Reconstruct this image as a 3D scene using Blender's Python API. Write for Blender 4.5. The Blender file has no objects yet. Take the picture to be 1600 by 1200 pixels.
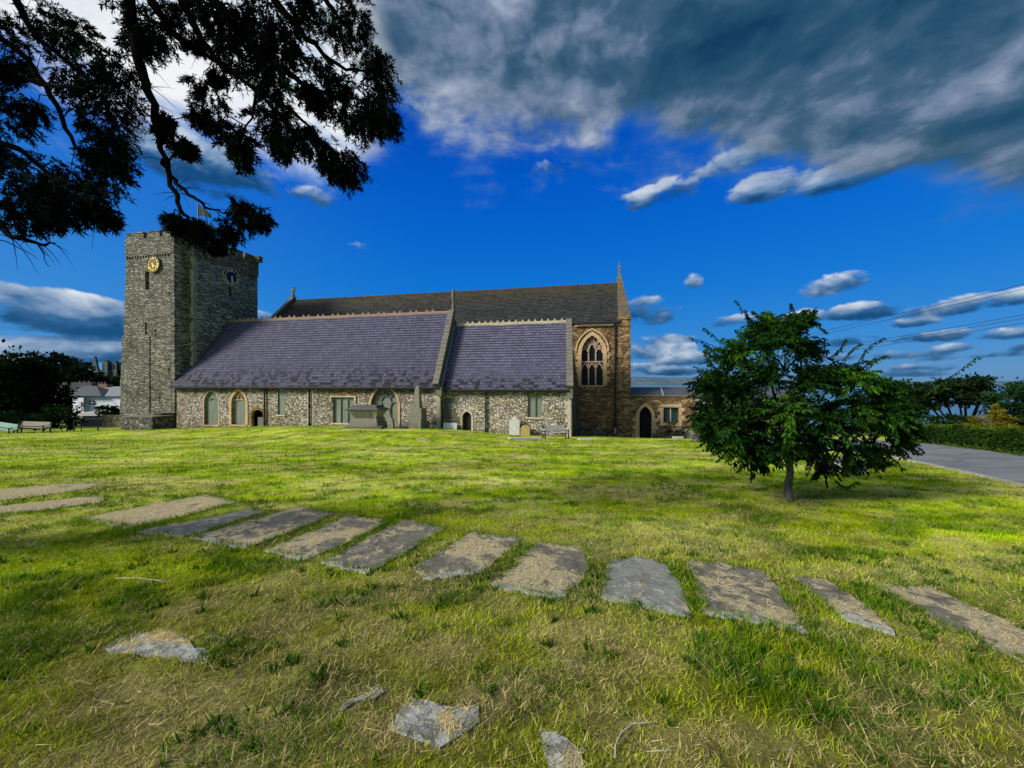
import bpy, math, random
import numpy as np
from mathutils import Vector, Matrix
from mathutils.geometry import tessellate_polygon, delaunay_2d_cdt

random.seed(7)
rng = np.random.default_rng(11)
scene = bpy.context.scene
COL = scene.collection
PI = math.pi
R = math.radians
EYE = 1.65
F = 580.0            # focal length in pixels of the 1600 wide photograph
Z0 = 29.0            # distance of the church front straight ahead
TH = R(11.5)
CT, ST = math.cos(TH), math.sin(TH)

# ------------------------------------------------------------------ numpy noise
def _hash(ix, iy, seed):
    h = (ix.astype(np.int64) * 374761393 + iy.astype(np.int64) * 668265263 + seed * 974711) & 0x7fffffff
    h = ((h ^ (h >> 13)) * 1274126177) & 0x7fffffff
    h = h ^ (h >> 16)
    return (h & 0xffff) / 65535.0

def vnoise(x, y, seed=0):
    x = np.asarray(x, dtype=np.float64); y = np.asarray(y, dtype=np.float64)
    ix = np.floor(x); iy = np.floor(y)
    fx = x - ix; fy = y - iy
    fx = fx * fx * (3 - 2 * fx); fy = fy * fy * (3 - 2 * fy)
    a = _hash(ix, iy, seed); b = _hash(ix + 1, iy, seed)
    c = _hash(ix, iy + 1, seed); d = _hash(ix + 1, iy + 1, seed)
    return (a * (1 - fx) + b * fx) * (1 - fy) + (c * (1 - fx) + d * fx) * fy

def fbm(x, y, seed=0, oct=4):
    v = 0; a = 0.5; t = 0
    x = np.asarray(x, dtype=np.float64); y = np.asarray(y, dtype=np.float64)
    for o in range(oct):
        v = v + a * vnoise(x, y, seed + o * 17); t += a
        x, y = x * 2.03 + 11.3, y * 2.03 - 7.1
        a *= 0.5
    return v / t

def smooth(a, b, x):
    t = np.clip((np.asarray(x, dtype=np.float64) - a) / (b - a), 0, 1)
    return t * t * (3 - 2 * t)

# ------------------------------------------------------------------ church frame
def S(x, t):
    a = (x - 800) / F
    return (a * (Z0 + t * CT) - t * ST) / (CT + a * ST)
def DEP(x, t):
    return Z0 - S(x, t) * ST + t * CT
def ZP(x, y, t):
    return EYE + (600 - y) / F * DEP(x, t)
def W(s, t, z):
    return (s * CT + t * ST, Z0 - s * ST + t * CT, z)
def Q(x, y, t):
    return (S(x, t), t, ZP(x, y, t))

# ------------------------------------------------------------------ terrain
_ctrl = []
for (x, y, t) in [(300, 667.5, -.6), (365, 666, -.5), (430, 665, -.5), (500, 664.5, -.5), (560, 663.5, -.5), (610, 664, -.5), (660, 667, -.6), (566, 669.5, -3.2), (612, 671.5, -3.3), (646, 667, -1.6), (720, 675, -.4), (800, 680, -.4), (890, 684, -.4),
                  (935, 681, 8.0), (1000, 688, 8.0), (1085, 690, 8.0), (205, 671, -1.5), (270, 669, -1.0)]:
    s = S(x, t); w = W(s, t, 0)
    _ctrl.append((w[0], w[1], ZP(x, y, t)))
_ctrl.append((-39.0, 30.0, EYE - 77 / F * 30)); _ctrl.append((-32.0, 38.0, EYE - 70 / F * 38))
_ctrl.append((-20.0, 20.0, 0 - .088 * 18 + .12))

def base_ground(X, Y):
    Yc = np.asarray(Y, dtype=np.float64); X = np.asarray(X, dtype=np.float64)
    s = 0.088 * (np.logaddexp(0, (Yc - 1.5) * 2.0) / 2.0)
    s = np.where(Yc > 38, 0.088 * 36.5 + (Yc - 38) * 0.03, s)
    s = np.minimum(s, 6.5)
    z = -s
    # fall to the bay on the right and far ahead
    q = smooth(45, 190, Yc + 0.75 * X) * smooth(-60, 20, X + 30)
    z = z - 11.0 * q - 9.0 * smooth(190, 420, Yc + .5 * X) * smooth(-140, 20, X)
    # castle hill on the left
    z = z + 12.5 * np.exp(-(((X + 262) / 90) ** 2 + ((Yc - 225) / 60) ** 2))
    z = z + 6.0 * np.exp(-(((X + 150) / 60) ** 2 + ((Yc - 130) / 45) ** 2))
    z = z - 9.0 * smooth(420, 900, np.hypot(X, Yc))
    return z

def G(X, Y):
    X = np.asarray(X, dtype=np.float64); Y = np.asarray(Y, dtype=np.float64)
    z = base_ground(X, Y)
    num = 0; den = 0.12
    for (cx, cy, cz) in _ctrl:
        w = np.exp(-((X - cx) ** 2 + (Y - cy) ** 2) / (2 * 2.6 ** 2))
        num = num + w * (cz - float(base_ground(cx, cy))); den = den + w
    z = z + num / den
    near = np.exp(-((np.hypot(X, Y) / 18) ** 2))
    z = z + near * (0.10 * (fbm(X * .5, Y * .5, 3, 3) - .5) + 0.035 * (fbm(X * 3.1, Y * 3.1, 5, 3) - .5))
    # low mound round the chest tomb
    z = z + 0.0
    return z
def g(X, Y): return float(G(X, Y))

def at(x, y):
    """point of the ground seen at a place of the photograph"""
    a = (x - 800) / F; b = (600 - y) / F
    lo, hi = 0.3, None
    Yp = .3
    while Yp < 400:
        if EYE + b * Yp < g(a * Yp, Yp): hi = Yp; break
        lo = Yp; Yp *= 1.03
    if hi is None: hi = 400
    for _ in range(40):
        m = .5 * (lo + hi)
        if EYE + b * m < g(a * m, m): hi = m
        else: lo = m
    return Vector((a * hi, hi, g(a * hi, hi)))
def at_depth(x, y, Y):
    return Vector(((x - 800) / F * Y, Y, EYE + (600 - y) / F * Y))

# ------------------------------------------------------------------ node helpers
class V:
    """a socket with arithmetic"""
    nt = None
    def __init__(self, sock): self.s = sock
    @staticmethod
    def m(op, *a, clamp=False):
        n = V.nt.nodes.new('ShaderNodeMath'); n.operation = op; n.use_clamp = clamp
        for i, v in enumerate(a):
            if isinstance(v, V): V.nt.links.new(v.s, n.inputs[i])
            else: n.inputs[i].default_value = v
        return V(n.outputs[0])
    def __add__(a, b): return V.m('ADD', a, b)
    __radd__ = __add__
    def __sub__(a, b): return V.m('SUBTRACT', a, b)
    def __rsub__(a, b): return V.m('SUBTRACT', b, a)
    def __mul__(a, b): return V.m('MULTIPLY', a, b)
    __rmul__ = __mul__
    def __truediv__(a, b): return V.m('DIVIDE', a, b)
    def __rtruediv__(a, b): return V.m('DIVIDE', b, a)
def vmax(a, b): return V.m('MAXIMUM', a, b)
def vmin(a, b): return V.m('MINIMUM', a, b)
def sstep(a, b, x):
    n = V.nt.nodes.new('ShaderNodeMapRange'); n.interpolation_type = 'SMOOTHSTEP'
    for k, v in (('Value', x), ('From Min', a), ('From Max', b)):
        if isinstance(v, V): V.nt.links.new(v.s, n.inputs[k])
        else: n.inputs[k].default_value = v
    return V(n.outputs[0])
def node(kind, **kw):
    n = V.nt.nodes.new(kind)
    for k, v in kw.items():
        if k.startswith('a_'): setattr(n, k[2:], v); continue
        key = int(k[1:]) if k[0] == 'i' and k[1:].isdigit() else k.replace('_', ' ')
        if isinstance(v, V): V.nt.links.new(v.s, n.inputs[key])
        else: n.inputs[key].default_value = v
    return n
def mixc(f, a, b, mode='MIX'):
    n = V.nt.nodes.new('ShaderNodeMix'); n.data_type = 'RGBA'; n.blend_type = mode
    for i, v in ((0, f), (6, a), (7, b)):
        if isinstance(v, V): V.nt.links.new(v.s, n.inputs[i])
        elif i == 0: n.inputs[i].default_value = v
        else: n.inputs[i].default_value = (*v, 1)
    return V(n.outputs[2])
def noise(vec, scale, detail=4, rough=.55, dist=0.0):
    n = node('ShaderNodeTexNoise', Scale=scale, Detail=float(detail), Roughness=rough, Distortion=dist)
    if vec is not None: V.nt.links.new(vec.s, n.inputs['Vector'])
    return V(n.outputs['Fac'])
def ramp(f, stops):
    n = V.nt.nodes.new('ShaderNodeValToRGB')
    cr = n.color_ramp
    while len(cr.elements) < len(stops): cr.elements.new(.5)
    for e, (p, c) in zip(cr.elements, stops):
        e.position = p; e.color = (*c, 1)
    V.nt.links.new(f.s, n.inputs[0])
    return V(n.outputs[0])
def objco():
    n = V.nt.nodes.new('ShaderNodeTexCoord'); return V(n.outputs['Object'])
def worldpos():
    n = V.nt.nodes.new('ShaderNodeNewGeometry'); return V(n.outputs['Position'])
def sep(v):
    n = V.nt.nodes.new('ShaderNodeSeparateXYZ'); V.nt.links.new(v.s, n.inputs[0]); return [V(o) for o in n.outputs]
def comb(x, y, z):
    n = V.nt.nodes.new('ShaderNodeCombineXYZ')
    for i, v in enumerate((x, y, z)):
        if isinstance(v, V): V.nt.links.new(v.s, n.inputs[i])
        else: n.inputs[i].default_value = v
    return V(n.outputs[0])
def vadd(a, b):
    n = V.nt.nodes.new('ShaderNodeVectorMath'); n.operation = 'ADD'
    for i, v in enumerate((a, b)):
        if isinstance(v, V): V.nt.links.new(v.s, n.inputs[i])
        else: n.inputs[i].default_value = v
    return V(n.outputs[0])
def vscale(a, k):
    n = V.nt.nodes.new('ShaderNodeVectorMath'); n.operation = 'MULTIPLY'
    V.nt.links.new(a.s, n.inputs[0])
    if isinstance(k, (int, float)): k = (k, k, k)
    n.inputs[1].default_value = k
    return V(n.outputs[0])
def noisecol(vec, scale, detail=2):
    n = node('ShaderNodeTexNoise', Scale=scale, Detail=float(detail)); V.nt.links.new(vec.s, n.inputs['Vector'])
    return V(n.outputs['Color'])
def warp(vec, scale, amt):
    c = noisecol(vec, scale)
    return vadd(vec, vscale(vadd(c, (-.5, -.5, -.5)), amt))
def attr(name):
    n = V.nt.nodes.new('ShaderNodeAttribute'); n.attribute_name = name
    return V(n.outputs['Color']), V(n.outputs['Fac'])

MATS = {}
def material(name, fn, rough=.85, bump=None, spec=.3, metal=0.0):
    m = bpy.data.materials.new(name); m.use_nodes = True
    V.nt = m.node_tree
    b = m.node_tree.nodes['Principled BSDF']
    b.inputs['Roughness'].default_value = rough
    b.inputs['Specular IOR Level'].default_value = spec
    b.inputs['Metallic'].default_value = metal
    out = fn()
    if isinstance(out, tuple): col, hgt, dist = out
    else: col, hgt, dist = out, None, 0
    if isinstance(col, V): m.node_tree.links.new(col.s, b.inputs['Base Color'])
    if hgt is not None:
        bn = node('ShaderNodeBump', Strength=1.0, Distance=dist, Height=hgt)
        m.node_tree.links.new(bn.outputs[0], b.inputs['Normal'])
    MATS[name] = m
    return m

def stone_cells(scale, palette, mortar, mortar_w, stain, stain_amt, warp_amt=.12, dist=.05, fine=.25, seedoff=0.0, eave=None):
    def fn():
        p = vadd(objco(), (seedoff, seedoff * .7, seedoff * .3))
        q = vscale(warp(p, 1.6, warp_amt), scale)
        v1 = node('ShaderNodeTexVoronoi', a_feature='F1', Scale=1.0, Randomness=.9); V.nt.links.new(q.s, v1.inputs['Vector'])
        v2 = node('ShaderNodeTexVoronoi', a_feature='DISTANCE_TO_EDGE', Scale=1.0, Randomness=.9); V.nt.links.new(q.s, v2.inputs['Vector'])
        r = sep(V(v1.outputs['Color']))
        col = ramp(r[0], palette)
        col = mixc(.65, col, ramp(noise(p, 9, 5, .7), [(.25, (.45, .45, .45)), (.75, (1.35, 1.3, 1.25))]), 'MULTIPLY')
        mm = sstep(0.0, mortar_w, V(v2.outputs['Distance']) + (noise(p, 14, 3) - .5) * mortar_w * .8)
        col = mixc(mm, mortar, col)
        st = sstep(.45, .7, noise(p, .45, 5, .6))
        col = mixc(st * stain_amt, col, stain, 'MULTIPLY')
        tint = noise(p, .9, 4, .6)
        col = mixc(.55, col, ramp(tint, [(.34, (1.18, .98, .74)), (.5, (1, 1, 1)), (.66, (.86, .90, .92))]), 'MULTIPLY')
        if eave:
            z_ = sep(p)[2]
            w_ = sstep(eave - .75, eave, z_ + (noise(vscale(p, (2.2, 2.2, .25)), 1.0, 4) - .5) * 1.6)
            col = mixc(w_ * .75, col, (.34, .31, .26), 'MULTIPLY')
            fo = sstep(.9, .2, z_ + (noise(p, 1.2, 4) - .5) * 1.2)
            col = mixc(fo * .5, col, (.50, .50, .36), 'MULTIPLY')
        h = mm * (.6 + r[1] * .8) + noise(p, 22, 4, .65) * fine
        return col, h, dist
    return fn

# nave and chapel rubble: grey, white and tan stones in deep dark joints
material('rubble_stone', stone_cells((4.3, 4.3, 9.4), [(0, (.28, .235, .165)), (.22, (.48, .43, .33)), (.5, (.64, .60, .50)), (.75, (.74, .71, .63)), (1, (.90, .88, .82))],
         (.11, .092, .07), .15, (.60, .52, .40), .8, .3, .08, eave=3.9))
material('tower_stone', stone_cells((1.5, 1.5, 9.5), [(0, (.17, .175, .15)), (.35, (.26, .26, .21)), (.65, (.32, .315, .25)), (1, (.46, .45, .37))],
         (.055, .056, .05), .16, (.50, .50, .42), .8, .20, .06))
material('coursed_sandstone', stone_cells((1.9, 1.9, 5.6), [(0, (.12, .075, .035)), (.35, (.25, .155, .075)), (.65, (.36, .24, .12)), (1, (.46, .34, .19))],
         (.07, .05, .03), .11, (.55, .42, .3), .75, .05, .035, seedoff=13.0))
material('tower_stone_skylit', stone_cells((1.5, 1.5, 9.5), [(0, (.26, .30, .31)), (.35, (.38, .42, .42)), (.65, (.47, .51, .50)), (1, (.66, .68, .64))], (.07, .075, .075), .16, (.55, .56, .5), .8, .20, .06))  # tower stone again, lighter and bluer: skylight on the shaded faces painted in
material('castle_stone', stone_cells((.5, .5, .7), [(0, (.08, .105, .12)), (1, (.14, .17, .18))], (.07, .085, .09), .1, (.5, .55, .5), .8, .3, .1))  # bluish tone: haze of distance painted into the castle stone
material('low_wall_stone', stone_cells((3, 3, 6), [(0, (.06, .06, .055)), (.6, (.17, .165, .15)), (1, (.42, .40, .36))], (.03, .03, .028), .16, (.4, .42, .36), .9))

def dressed(c, var=.35, sc=5):
    def fn():
        p = objco()
        f = noise(p, sc, 5, .65)
        col = ramp(f, [(.25, tuple(v * (1 - var) for v in c)), (.75, tuple(min(1, v * (1 + var)) for v in c))])
        d = sstep(.58, .75, noise(p, 1.3, 4, .6))
        col = mixc(d * .5, col, (.45, .42, .36), 'MULTIPLY')
        return col, noise(p, 30, 4, .6), .012
    return fn
material('dressed_tan', dressed((.52, .37, .20)))
material('dressed_pale', dressed((.50, .44, .33)))
material('coping_stone', dressed((.16, .15, .12)))
def lichen_fn():
    p = objco(); x, y, z = sep(p)
    c = ramp(noise(p, 4, 6, .7), [(.3, (.05, .048, .04)), (.7, (.15, .125, .08))])
    return mixc(sstep(.5, .6, noise(p, 1.6, 5, .7)) * .7, c, (.22, .12, .025)), noise(p, 20, 4), .02
material('lichen_coping', lichen_fn)
material('tower_quoin', dressed((.30, .29, .23), .6, 3))
material('tracery_stone', dressed((.46, .33, .24)))
material('tomb_stone', dressed((.20, .20, .15), .55, 9))
material('pale_stone', dressed((.50, .50, .47), .3, 7))
material('dark_tomb_stone', dressed((.09, .09, .085), .45, 7))
material('tan_headstone', dressed((.36, .26, .10), .3, 7))
material('white_board', dressed((.72, .72, .70), .1, 4))
material('terracotta', dressed((.30, .20, .135), .35, 5))
material('cream_crest', dressed((.46, .40, .26), .4, 5))
material('lead_blue', dressed((.20, .27, .30), .25, 5))
material('white_render', dressed((.80, .83, .86), .06, 3))
material('far_roof', dressed((.075, .085, .10), .3, 3))
material('far_roof_grey', dressed((.20, .22, .24), .2, 3))
material('chimney_brick', dressed((.22, .13, .09), .3, 3))
material('bench_wood', dressed((.27, .24, .20), .25, 12))
material('bench_grey', dressed((.44, .43, .40), .25, 12))
material('bench_green', dressed((.20, .34, .28), .2, 12))
material('cut_wood', dressed((.38, .35, .28), .2, 14))

def plain(c, var=.15):
    return dressed(c, var, 6)
material('iron_black', plain((.015, .016, .018)), rough=.5, spec=.4)
material('void_black', plain((.006, .006, .007)))
material('door_dark', plain((.012, .011, .010)), rough=.6)
material('gold_leaf', plain((.75, .48, .06)), rough=.35, metal=.6)
material('dial_grey', plain((.19, .17, .10)))
material('dial_black', plain((.012, .013, .02)), rough=.5)
material('paint_white', plain((.80, .80, .76), .06), rough=.6)
material('paint_red', plain((.33, .03, .012), .2), rough=.5)
material('vestry_lead', dressed((.085, .098, .115), .2, 3))
material('flag_cloth', plain((.014, .034, .038), .3))
material('tomb_body', dressed((.36, .35, .26), .5, 9))
def sheet_fn():
    p = objco(); x, y, z = sep(p)
    st = noise(comb(x * 9.0, 0.0, z * .5), 1.0, 3, .6)
    col = ramp(st, [(.3, (.125, .16, .125)), (.7, (.25, .28, .22))])
    return mixc(sstep(.5, .75, noise(p, 1.7, 4)) * .5, col, (.6, .62, .5), 'MULTIPLY'), st, .004
material('window_sheet', sheet_fn, rough=.35, spec=.5)
material('glass_dark', lambda: ramp(noise(objco(), 3.5, 3), [(.3, (.004, .005, .007)), (.7, (.012, .014, .018))]), rough=.35, spec=.2)
material('glass_teal', lambda: ramp(noise(objco(), 2.5, 3), [(.3, (.012, .035, .035)), (.7, (.04, .085, .08))]), rough=.3, spec=.3)

def slate(dz, zoff, c1, c2, mort, moss, moss_c, zlow, zhigh, width=.32):
    def fn():
        p = objco(); x, y, z = sep(p)
        vec = comb(x + (noise(p, .8, 2) - .5) * .06, z - zoff, 0.0)
        br = node('ShaderNodeTexBrick', Scale=1.0, Mortar_Size=.012, Mortar_Smooth=.1, Bias=0.0, Brick_Width=width, Row_Height=dz,
                  Color1=(*c1, 1), Color2=(*c2, 1), Mortar=(*mort, 1))
        br.offset = .5
        V.nt.links.new(vec.s, br.inputs['Vector'])
        col = V(br.outputs['Color'])
        cell = node('ShaderNodeTexWhiteNoise', a_noise_dimensions='2D')
        fl = node('ShaderNodeVectorMath', a_operation='FLOOR')
        V.nt.links.new(comb(x / width, (z - zoff) / dz, 0.0).s, fl.inputs[0]); V.nt.links.new(fl.outputs[0], cell.inputs['Vector'])
        rnd = V(cell.outputs['Value'])
        col = mixc(.6, col, ramp(rnd, [(0, (.72, .72, .74)), (1, (1.25, 1.24, 1.25))]), 'MULTIPLY')
        col = mixc(.35, col, ramp(noise(p, .7, 5, .6), [(.3, (.72, .72, .76)), (.7, (1.25, 1.2, 1.25))]), 'MULTIPLY')
        fr = V.m('FRACT', (z - zoff) / dz)
        line = sstep(.30, .06, fr)
        col = mixc(line * .72, col, mort)
        low = sstep(zhigh, zlow, z)
        ms = sstep(.63, .68, noise(vscale(p, (1.0, 1.0, 2.2)), 1.9, 6, .7) * .55 + rnd * .36 + low * .17)
        col = mixc(ms * moss * low, col, moss_c)
        return col, V(br.outputs['Fac']) * -1.0 + noise(p, 25, 3) * .3 + rnd * .5, .02
    return fn
# ------------------------------------------------------------------ object helpers
def tag(o, label=None, cat=None, group=None, kind=None):
    if label: o['label'] = label
    if cat: o['category'] = cat
    if group: o['group'] = group
    if kind: o['kind'] = kind
    return o
def thing(name, label, cat, loc=(0, 0, 0), rz=0.0, group=None):
    o = bpy.data.objects.new(name, None); COL.objects.link(o)
    o.location = loc; o.rotation_euler = (0, 0, rz); o.empty_display_size = .2
    o['mx'] = 0
    del o['mx']
    return tag(o, label, cat, group)
def root_of(o):
    while o.parent: o = o.parent
    return o
def rmat(o):
    return Matrix.Translation(o.location) @ o.rotation_euler.to_matrix().to_4x4()

class MB:
    """collects faces in world coordinates (or church coordinates with ch=True)"""
    def __init__(self, ch=False): self.v = []; self.f = []; self.ch = ch
    def add(self, pts, faces):
        n = len(self.v)
        self.v += [W(*p) if self.ch else tuple(p) for p in pts]
        self.f += [tuple(i + n for i in f) for f in faces]
        return self
    def box(self, x0, x1, y0, y1, z0, z1):
        p = [(x0, y0, z0), (x1, y0, z0), (x1, y1, z0), (x0, y1, z0), (x0, y0, z1), (x1, y0, z1), (x1, y1, z1), (x0, y1, z1)]
        return self.hexa(p)
    def hexa(self, p):
        return self.add(p, [(0, 3, 2, 1), (4, 5, 6, 7), (0, 1, 5, 4), (1, 2, 6, 5), (2, 3, 7, 6), (3, 0, 4, 7)])
    def quad(self, a, b, c, d): return self.add([a, b, c, d], [(0, 1, 2, 3)])
    def obox(self, c, ax, ay, az):
        """box from centre and three half-axis vectors"""
        c, ax, ay, az = map(Vector, (c, ax, ay, az))
        return self.hexa([c - ax - ay - az, c + ax - ay - az, c + ax + ay - az, c - ax + ay - az, c - ax - ay + az, c + ax - ay + az, c + ax + ay + az, c - ax + ay + az])
    def tube(self, pts, rad, n=6, cap=True):
        pts = [Vector(p) for p in pts]
        if not hasattr(rad, '__len__'): rad = [rad] * len(pts)
        rings = []; prev = None
        for i, p in enumerate(pts):
            d = (pts[min(i + 1, len(pts) - 1)] - pts[max(i - 1, 0)])
            d = d.normalized() if d.length > 1e-9 else Vector((0, 0, 1))
            if prev is None:
                a = d.cross(Vector((0, 0, 1)))
                if a.length < .1: a = d.cross(Vector((1, 0, 0)))
            else:
                a = prev - d * prev.dot(d)
            a.normalize(); prev = a; b = d.cross(a)
            rings.append([p + (a * math.cos(2 * PI * k / n + PI / n) + b * math.sin(2 * PI * k / n + PI / n)) * rad[i] for k in range(n)])
        vs = [v for r in rings for v in r]; fs = []
        for i in range(len(rings) - 1):
            for k in range(n):
                fs.append((i * n + k, i * n + (k + 1) % n, (i + 1) * n + (k + 1) % n, (i + 1) * n + k))
        if cap:
            fs.append(tuple(range(n - 1, -1, -1))); fs.append(tuple((len(rings) - 1) * n + k for k in range(n)))
        return self.add(vs, fs)
    def extrude(self, outline, fn0, fn1):
        """outline of 2-D points, closed; fn0/fn1 give the front and back 3-D points"""
        n = len(outline)
        vs = [fn0(*p) for p in outline] + [fn1(*p) for p in outline]
        fs = [tuple(range(n)), tuple(range(2 * n - 1, n - 1, -1))]
        fs += [(i, (i + 1) % n + 0, n + (i + 1) % n, n + i)[::-1] for i in range(n)]
        return self.add(vs, fs)
    def holed(self, outer, holes, fn):
        polys = [[Vector((p[0], p[1], 0)) for p in outer]] + [[Vector((p[0], p[1], 0)) for p in h] for h in holes]
        tris = tessellate_polygon(polys)
        flat = [fn(p.x, p.y) for poly in polys for p in poly]
        return self.add(flat, [tuple(t) for t in tris])
    def reveal(self, hole, fn0, fn1, closed=True):
        n = len(hole)
        vs = [fn0(*p) for p in hole] + [fn1(*p) for p in hole]
        rg = range(n if closed else n - 1)
        return self.add(vs, [(i, (i + 1) % n, n + (i + 1) % n, n + i) for i in rg])
    def ring(self, inner, outer, fn_f, fn_b):
        """frame between two outlines of the same count, open at the ends, front and sides"""
        n = len(inner)
        vs = [fn_f(*p) for p in inner] + [fn_f(*p) for p in outer] + [fn_b(*p) for p in outer] + [fn_b(*p) for p in inner]
        fs = []
        for i in range(n - 1):
            fs += [(i, i + 1, n + i + 1, n + i), (n + i, n + i + 1, 2 * n + i + 1, 2 * n + i), (i + 1, i, 3 * n + i, 3 * n + i + 1)]
        fs += [(0, n, 2 * n, 3 * n), (n - 1, 4 * n - 1, 3 * n - 1, 2 * n - 1)]
        return self.add(vs, fs)
    def build(self, name, mat, parent=None, smooth_=False):
        me = bpy.data.meshes.new(name)
        vs = self.v
        if parent is not None:
            mi = rmat(root_of(parent)).inverted()
            vs = [mi @ Vector(v) for v in vs]
        me.from_pydata([tuple(v) for v in vs], [], self.f)
        me.update()
        o = bpy.data.objects.new(name, me); COL.objects.link(o)
        if parent is not None: o.parent = parent
        me.materials.append(MATS[mat])
        if smooth_:
            me.polygons.foreach_set('use_smooth', [True] * len(me.polygons))
        return o

def np_mesh(name, verts, faces_n, mat, parent=None, cols=None, smooth_=False, up=False):
    """verts (N,3) with every face made of faces_n consecutive vertices"""
    verts = np.asarray(verts, dtype=np.float32)
    if parent is not None:
        mi = np.array(rmat(root_of(parent)).inverted())
        verts = (verts @ mi[:3, :3].T + mi[:3, 3]).astype(np.float32)
    n = len(verts); nf = n // faces_n
    me = bpy.data.meshes.new(name)
    me.vertices.add(n); me.vertices.foreach_set('co', verts.ravel())
    me.loops.add(n); me.loops.foreach_set('vertex_index', np.arange(n, dtype=np.int32))
    me.polygons.add(nf)
    me.polygons.foreach_set('loop_start', np.arange(0, n, faces_n, dtype=np.int32))
    if cols is not None:
        a = me.color_attributes.new('Col', 'FLOAT_COLOR', 'POINT')
        c = np.ones((n, 4), dtype=np.float32); c[:, :3] = cols
        a.data.foreach_set('color', c.ravel())
    me.update(calc_edges=True); me.validate()
    o = bpy.data.objects.new(name, me); COL.objects.link(o)
    if parent is not None: o.parent = parent
    me.materials.append(MATS[mat])
    return o

def arch(cx, w, z0, zs, zt, n=8):
    """pointed arch outline (2-D) from bottom left over the top to bottom right"""
    pts = [(cx - w, z0)]
    for k in range(n + 1):
        a = k / n
        pts.append((cx - w + w * (1 - math.cos(a * PI / 2)) ** 1.0, zs + (zt - zs) * math.sin(a * PI / 2) ** .92 if a < 1 else zt))
    left = pts
    right = [(2 * cx - x, z) for (x, z) in reversed(left[:-1])]
    return left + right
def parch(cx, w, z0, zs, zt, n=7):
    """two-centred (gothic) arch"""
    h = zt - zs
    c = (h * h - w * w) / (2 * w) if h > w else 0.0   # centre offset beyond the middle
    rr = w + c
    pts = [(cx - w, z0)]
    for k in range(n + 1):
        z = h * (k / n)
        zz = z if h > w else z
        if h > w: x = -c + 0 - math.sqrt(max(rr * rr - z * z, 0)) + 2 * c if False else c - math.sqrt(max(rr * rr - z * z, 0))
        else: x = -w * math.sqrt(max(1 - (z / h) ** 2, 0))
        pts.append((cx + min(x, 0), zs + zz))
    pts[-1] = (cx, zt)
    return pts + [(2 * cx - x, z) for (x, z) in reversed(pts[:-1])]
def rect(x0, x1, z0, z1): return [(x0, z0), (x0, z1), (x1, z1), (x1, z0)]

def mono(name, label, cat, mb, mat, group=None, kind=None, smooth_=False):
    return tag(mb.build(name, mat, None, smooth_), label, cat, group, kind)
# ------------------------------------------------------------------ the church
zb = -2.6
church = thing('church', 'old grey stone church with square battlemented tower, purple slate roofs and arched windows', 'church', (0, Z0, zb), -TH)

Z_E = EYE - .12              # nave eave
Z_CE = EYE - .30             # chapel eave
T_N, T_C0, T_C, T_H, T_HR = 4.6, .4, 4.6, 8.7, 13.2
Z_NR = EYE + 6.72; Z_CR = EYE + 5.46; Z_HE = EYE + 6.04; Z_HR = EYE + 10.75
sT = S(302, 1.0)             # east face of the tower
sTF = S(272, -.1)            # right edge of the stair turret
def zdoor(y, x, t): return ZP(x, y, t)

material('slate_nave', slate((Z_NR - Z_E) / 27, Z_E - zb, (.080, .080, .135), (.112, .112, .178), (.018, .018, .026), .95, (.018, .017, .021), Z_E - zb + .1, Z_E - zb + 3.4, .34))
material('slate_chapel', slate((Z_CR - Z_CE) / 24, Z_CE - zb, (.092, .092, .150), (.125, .125, .195), (.018, .018, .026), .95, (.018, .017, .021), Z_CE - zb + .1, Z_CE - zb + 2.0, .34))
def old_slate_fn():
    p = objco(); x, y, z = sep(p)
    base = slate(.19, 0.0, (.030, .034, .037), (.062, .066, .066), (.012, .012, .013), 0.0, (.05, .05, .05), 0.0, 1.0, .36)()
    col, h, d = base
    top = sstep(Z_HR - zb - 3.2, Z_HR - zb, z)
    li = sstep(.50, .64, noise(p, 1.6, 7, .75) + top * .12)
    col = mixc(.9, col, ramp(noise(p, 3.2, 6, .75), [(.32, (.45, .47, .5)), (.5, (1, 1, 1)), (.7, (1.7, 1.7, 1.6))]), 'MULTIPLY')
    col = mixc(li * (top * .65 + .06), col, ramp(noise(p, 3, 4), [(.35, (.05, .055, .03)), (.65, (.12, .085, .04))]))
    return col, h, d
material('slate_old', old_slate_fn)

def wall_part(name, mat, outer, holes, t, depth=.28, parent=church):
    m = MB(True)
    f0 = lambda s, z: (s, t, z); f1 = lambda s, z: (s, t + depth, z)
    m.holed(outer, holes, f0)
    for h in holes: m.reveal(h, f0, f1)
    return m.build(name, mat, parent)
def backing(name, mat, hole, t, depth, parent):
    m = MB(True); m.add([(s, t + depth, z) for (s, z) in hole], [tuple(range(len(hole)))])
    return m.build(name, mat, parent)
def bars(segs, t, hw, hd):
    """square stone bars along 2-D polylines in the plane t"""
    m = MB(True)
    for pl in segs:
        for (a, b) in zip(pl[:-1], pl[1:]):
            dx, dz = b[0] - a[0], b[1] - a[1]; L = math.hypot(dx, dz)
            if L < 1e-6: continue
            nx, nz = -dz / L * hw, dx / L * hw; ex, ez = dx / L * hw * .35, dz / L * hw * .35
            c = [(a[0] - ex + nx, a[1] - ez + nz), (b[0] + ex + nx, b[1] + ez + nz), (b[0] + ex - nx, b[1] + ez - nz), (a[0] - ex - nx, a[1] - ez - nz)]
            m.hexa([(c[0][0], t - hd, c[0][1]), (c[1][0], t - hd, c[1][1]), (c[1][0], t + hd, c[1][1]), (c[0][0], t + hd, c[0][1]),
                    (c[3][0], t - hd, c[3][1]), (c[2][0], t - hd, c[2][1]), (c[2][0], t + hd, c[2][1]), (c[3][0], t + hd, c[3][1])])
    return m
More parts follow.
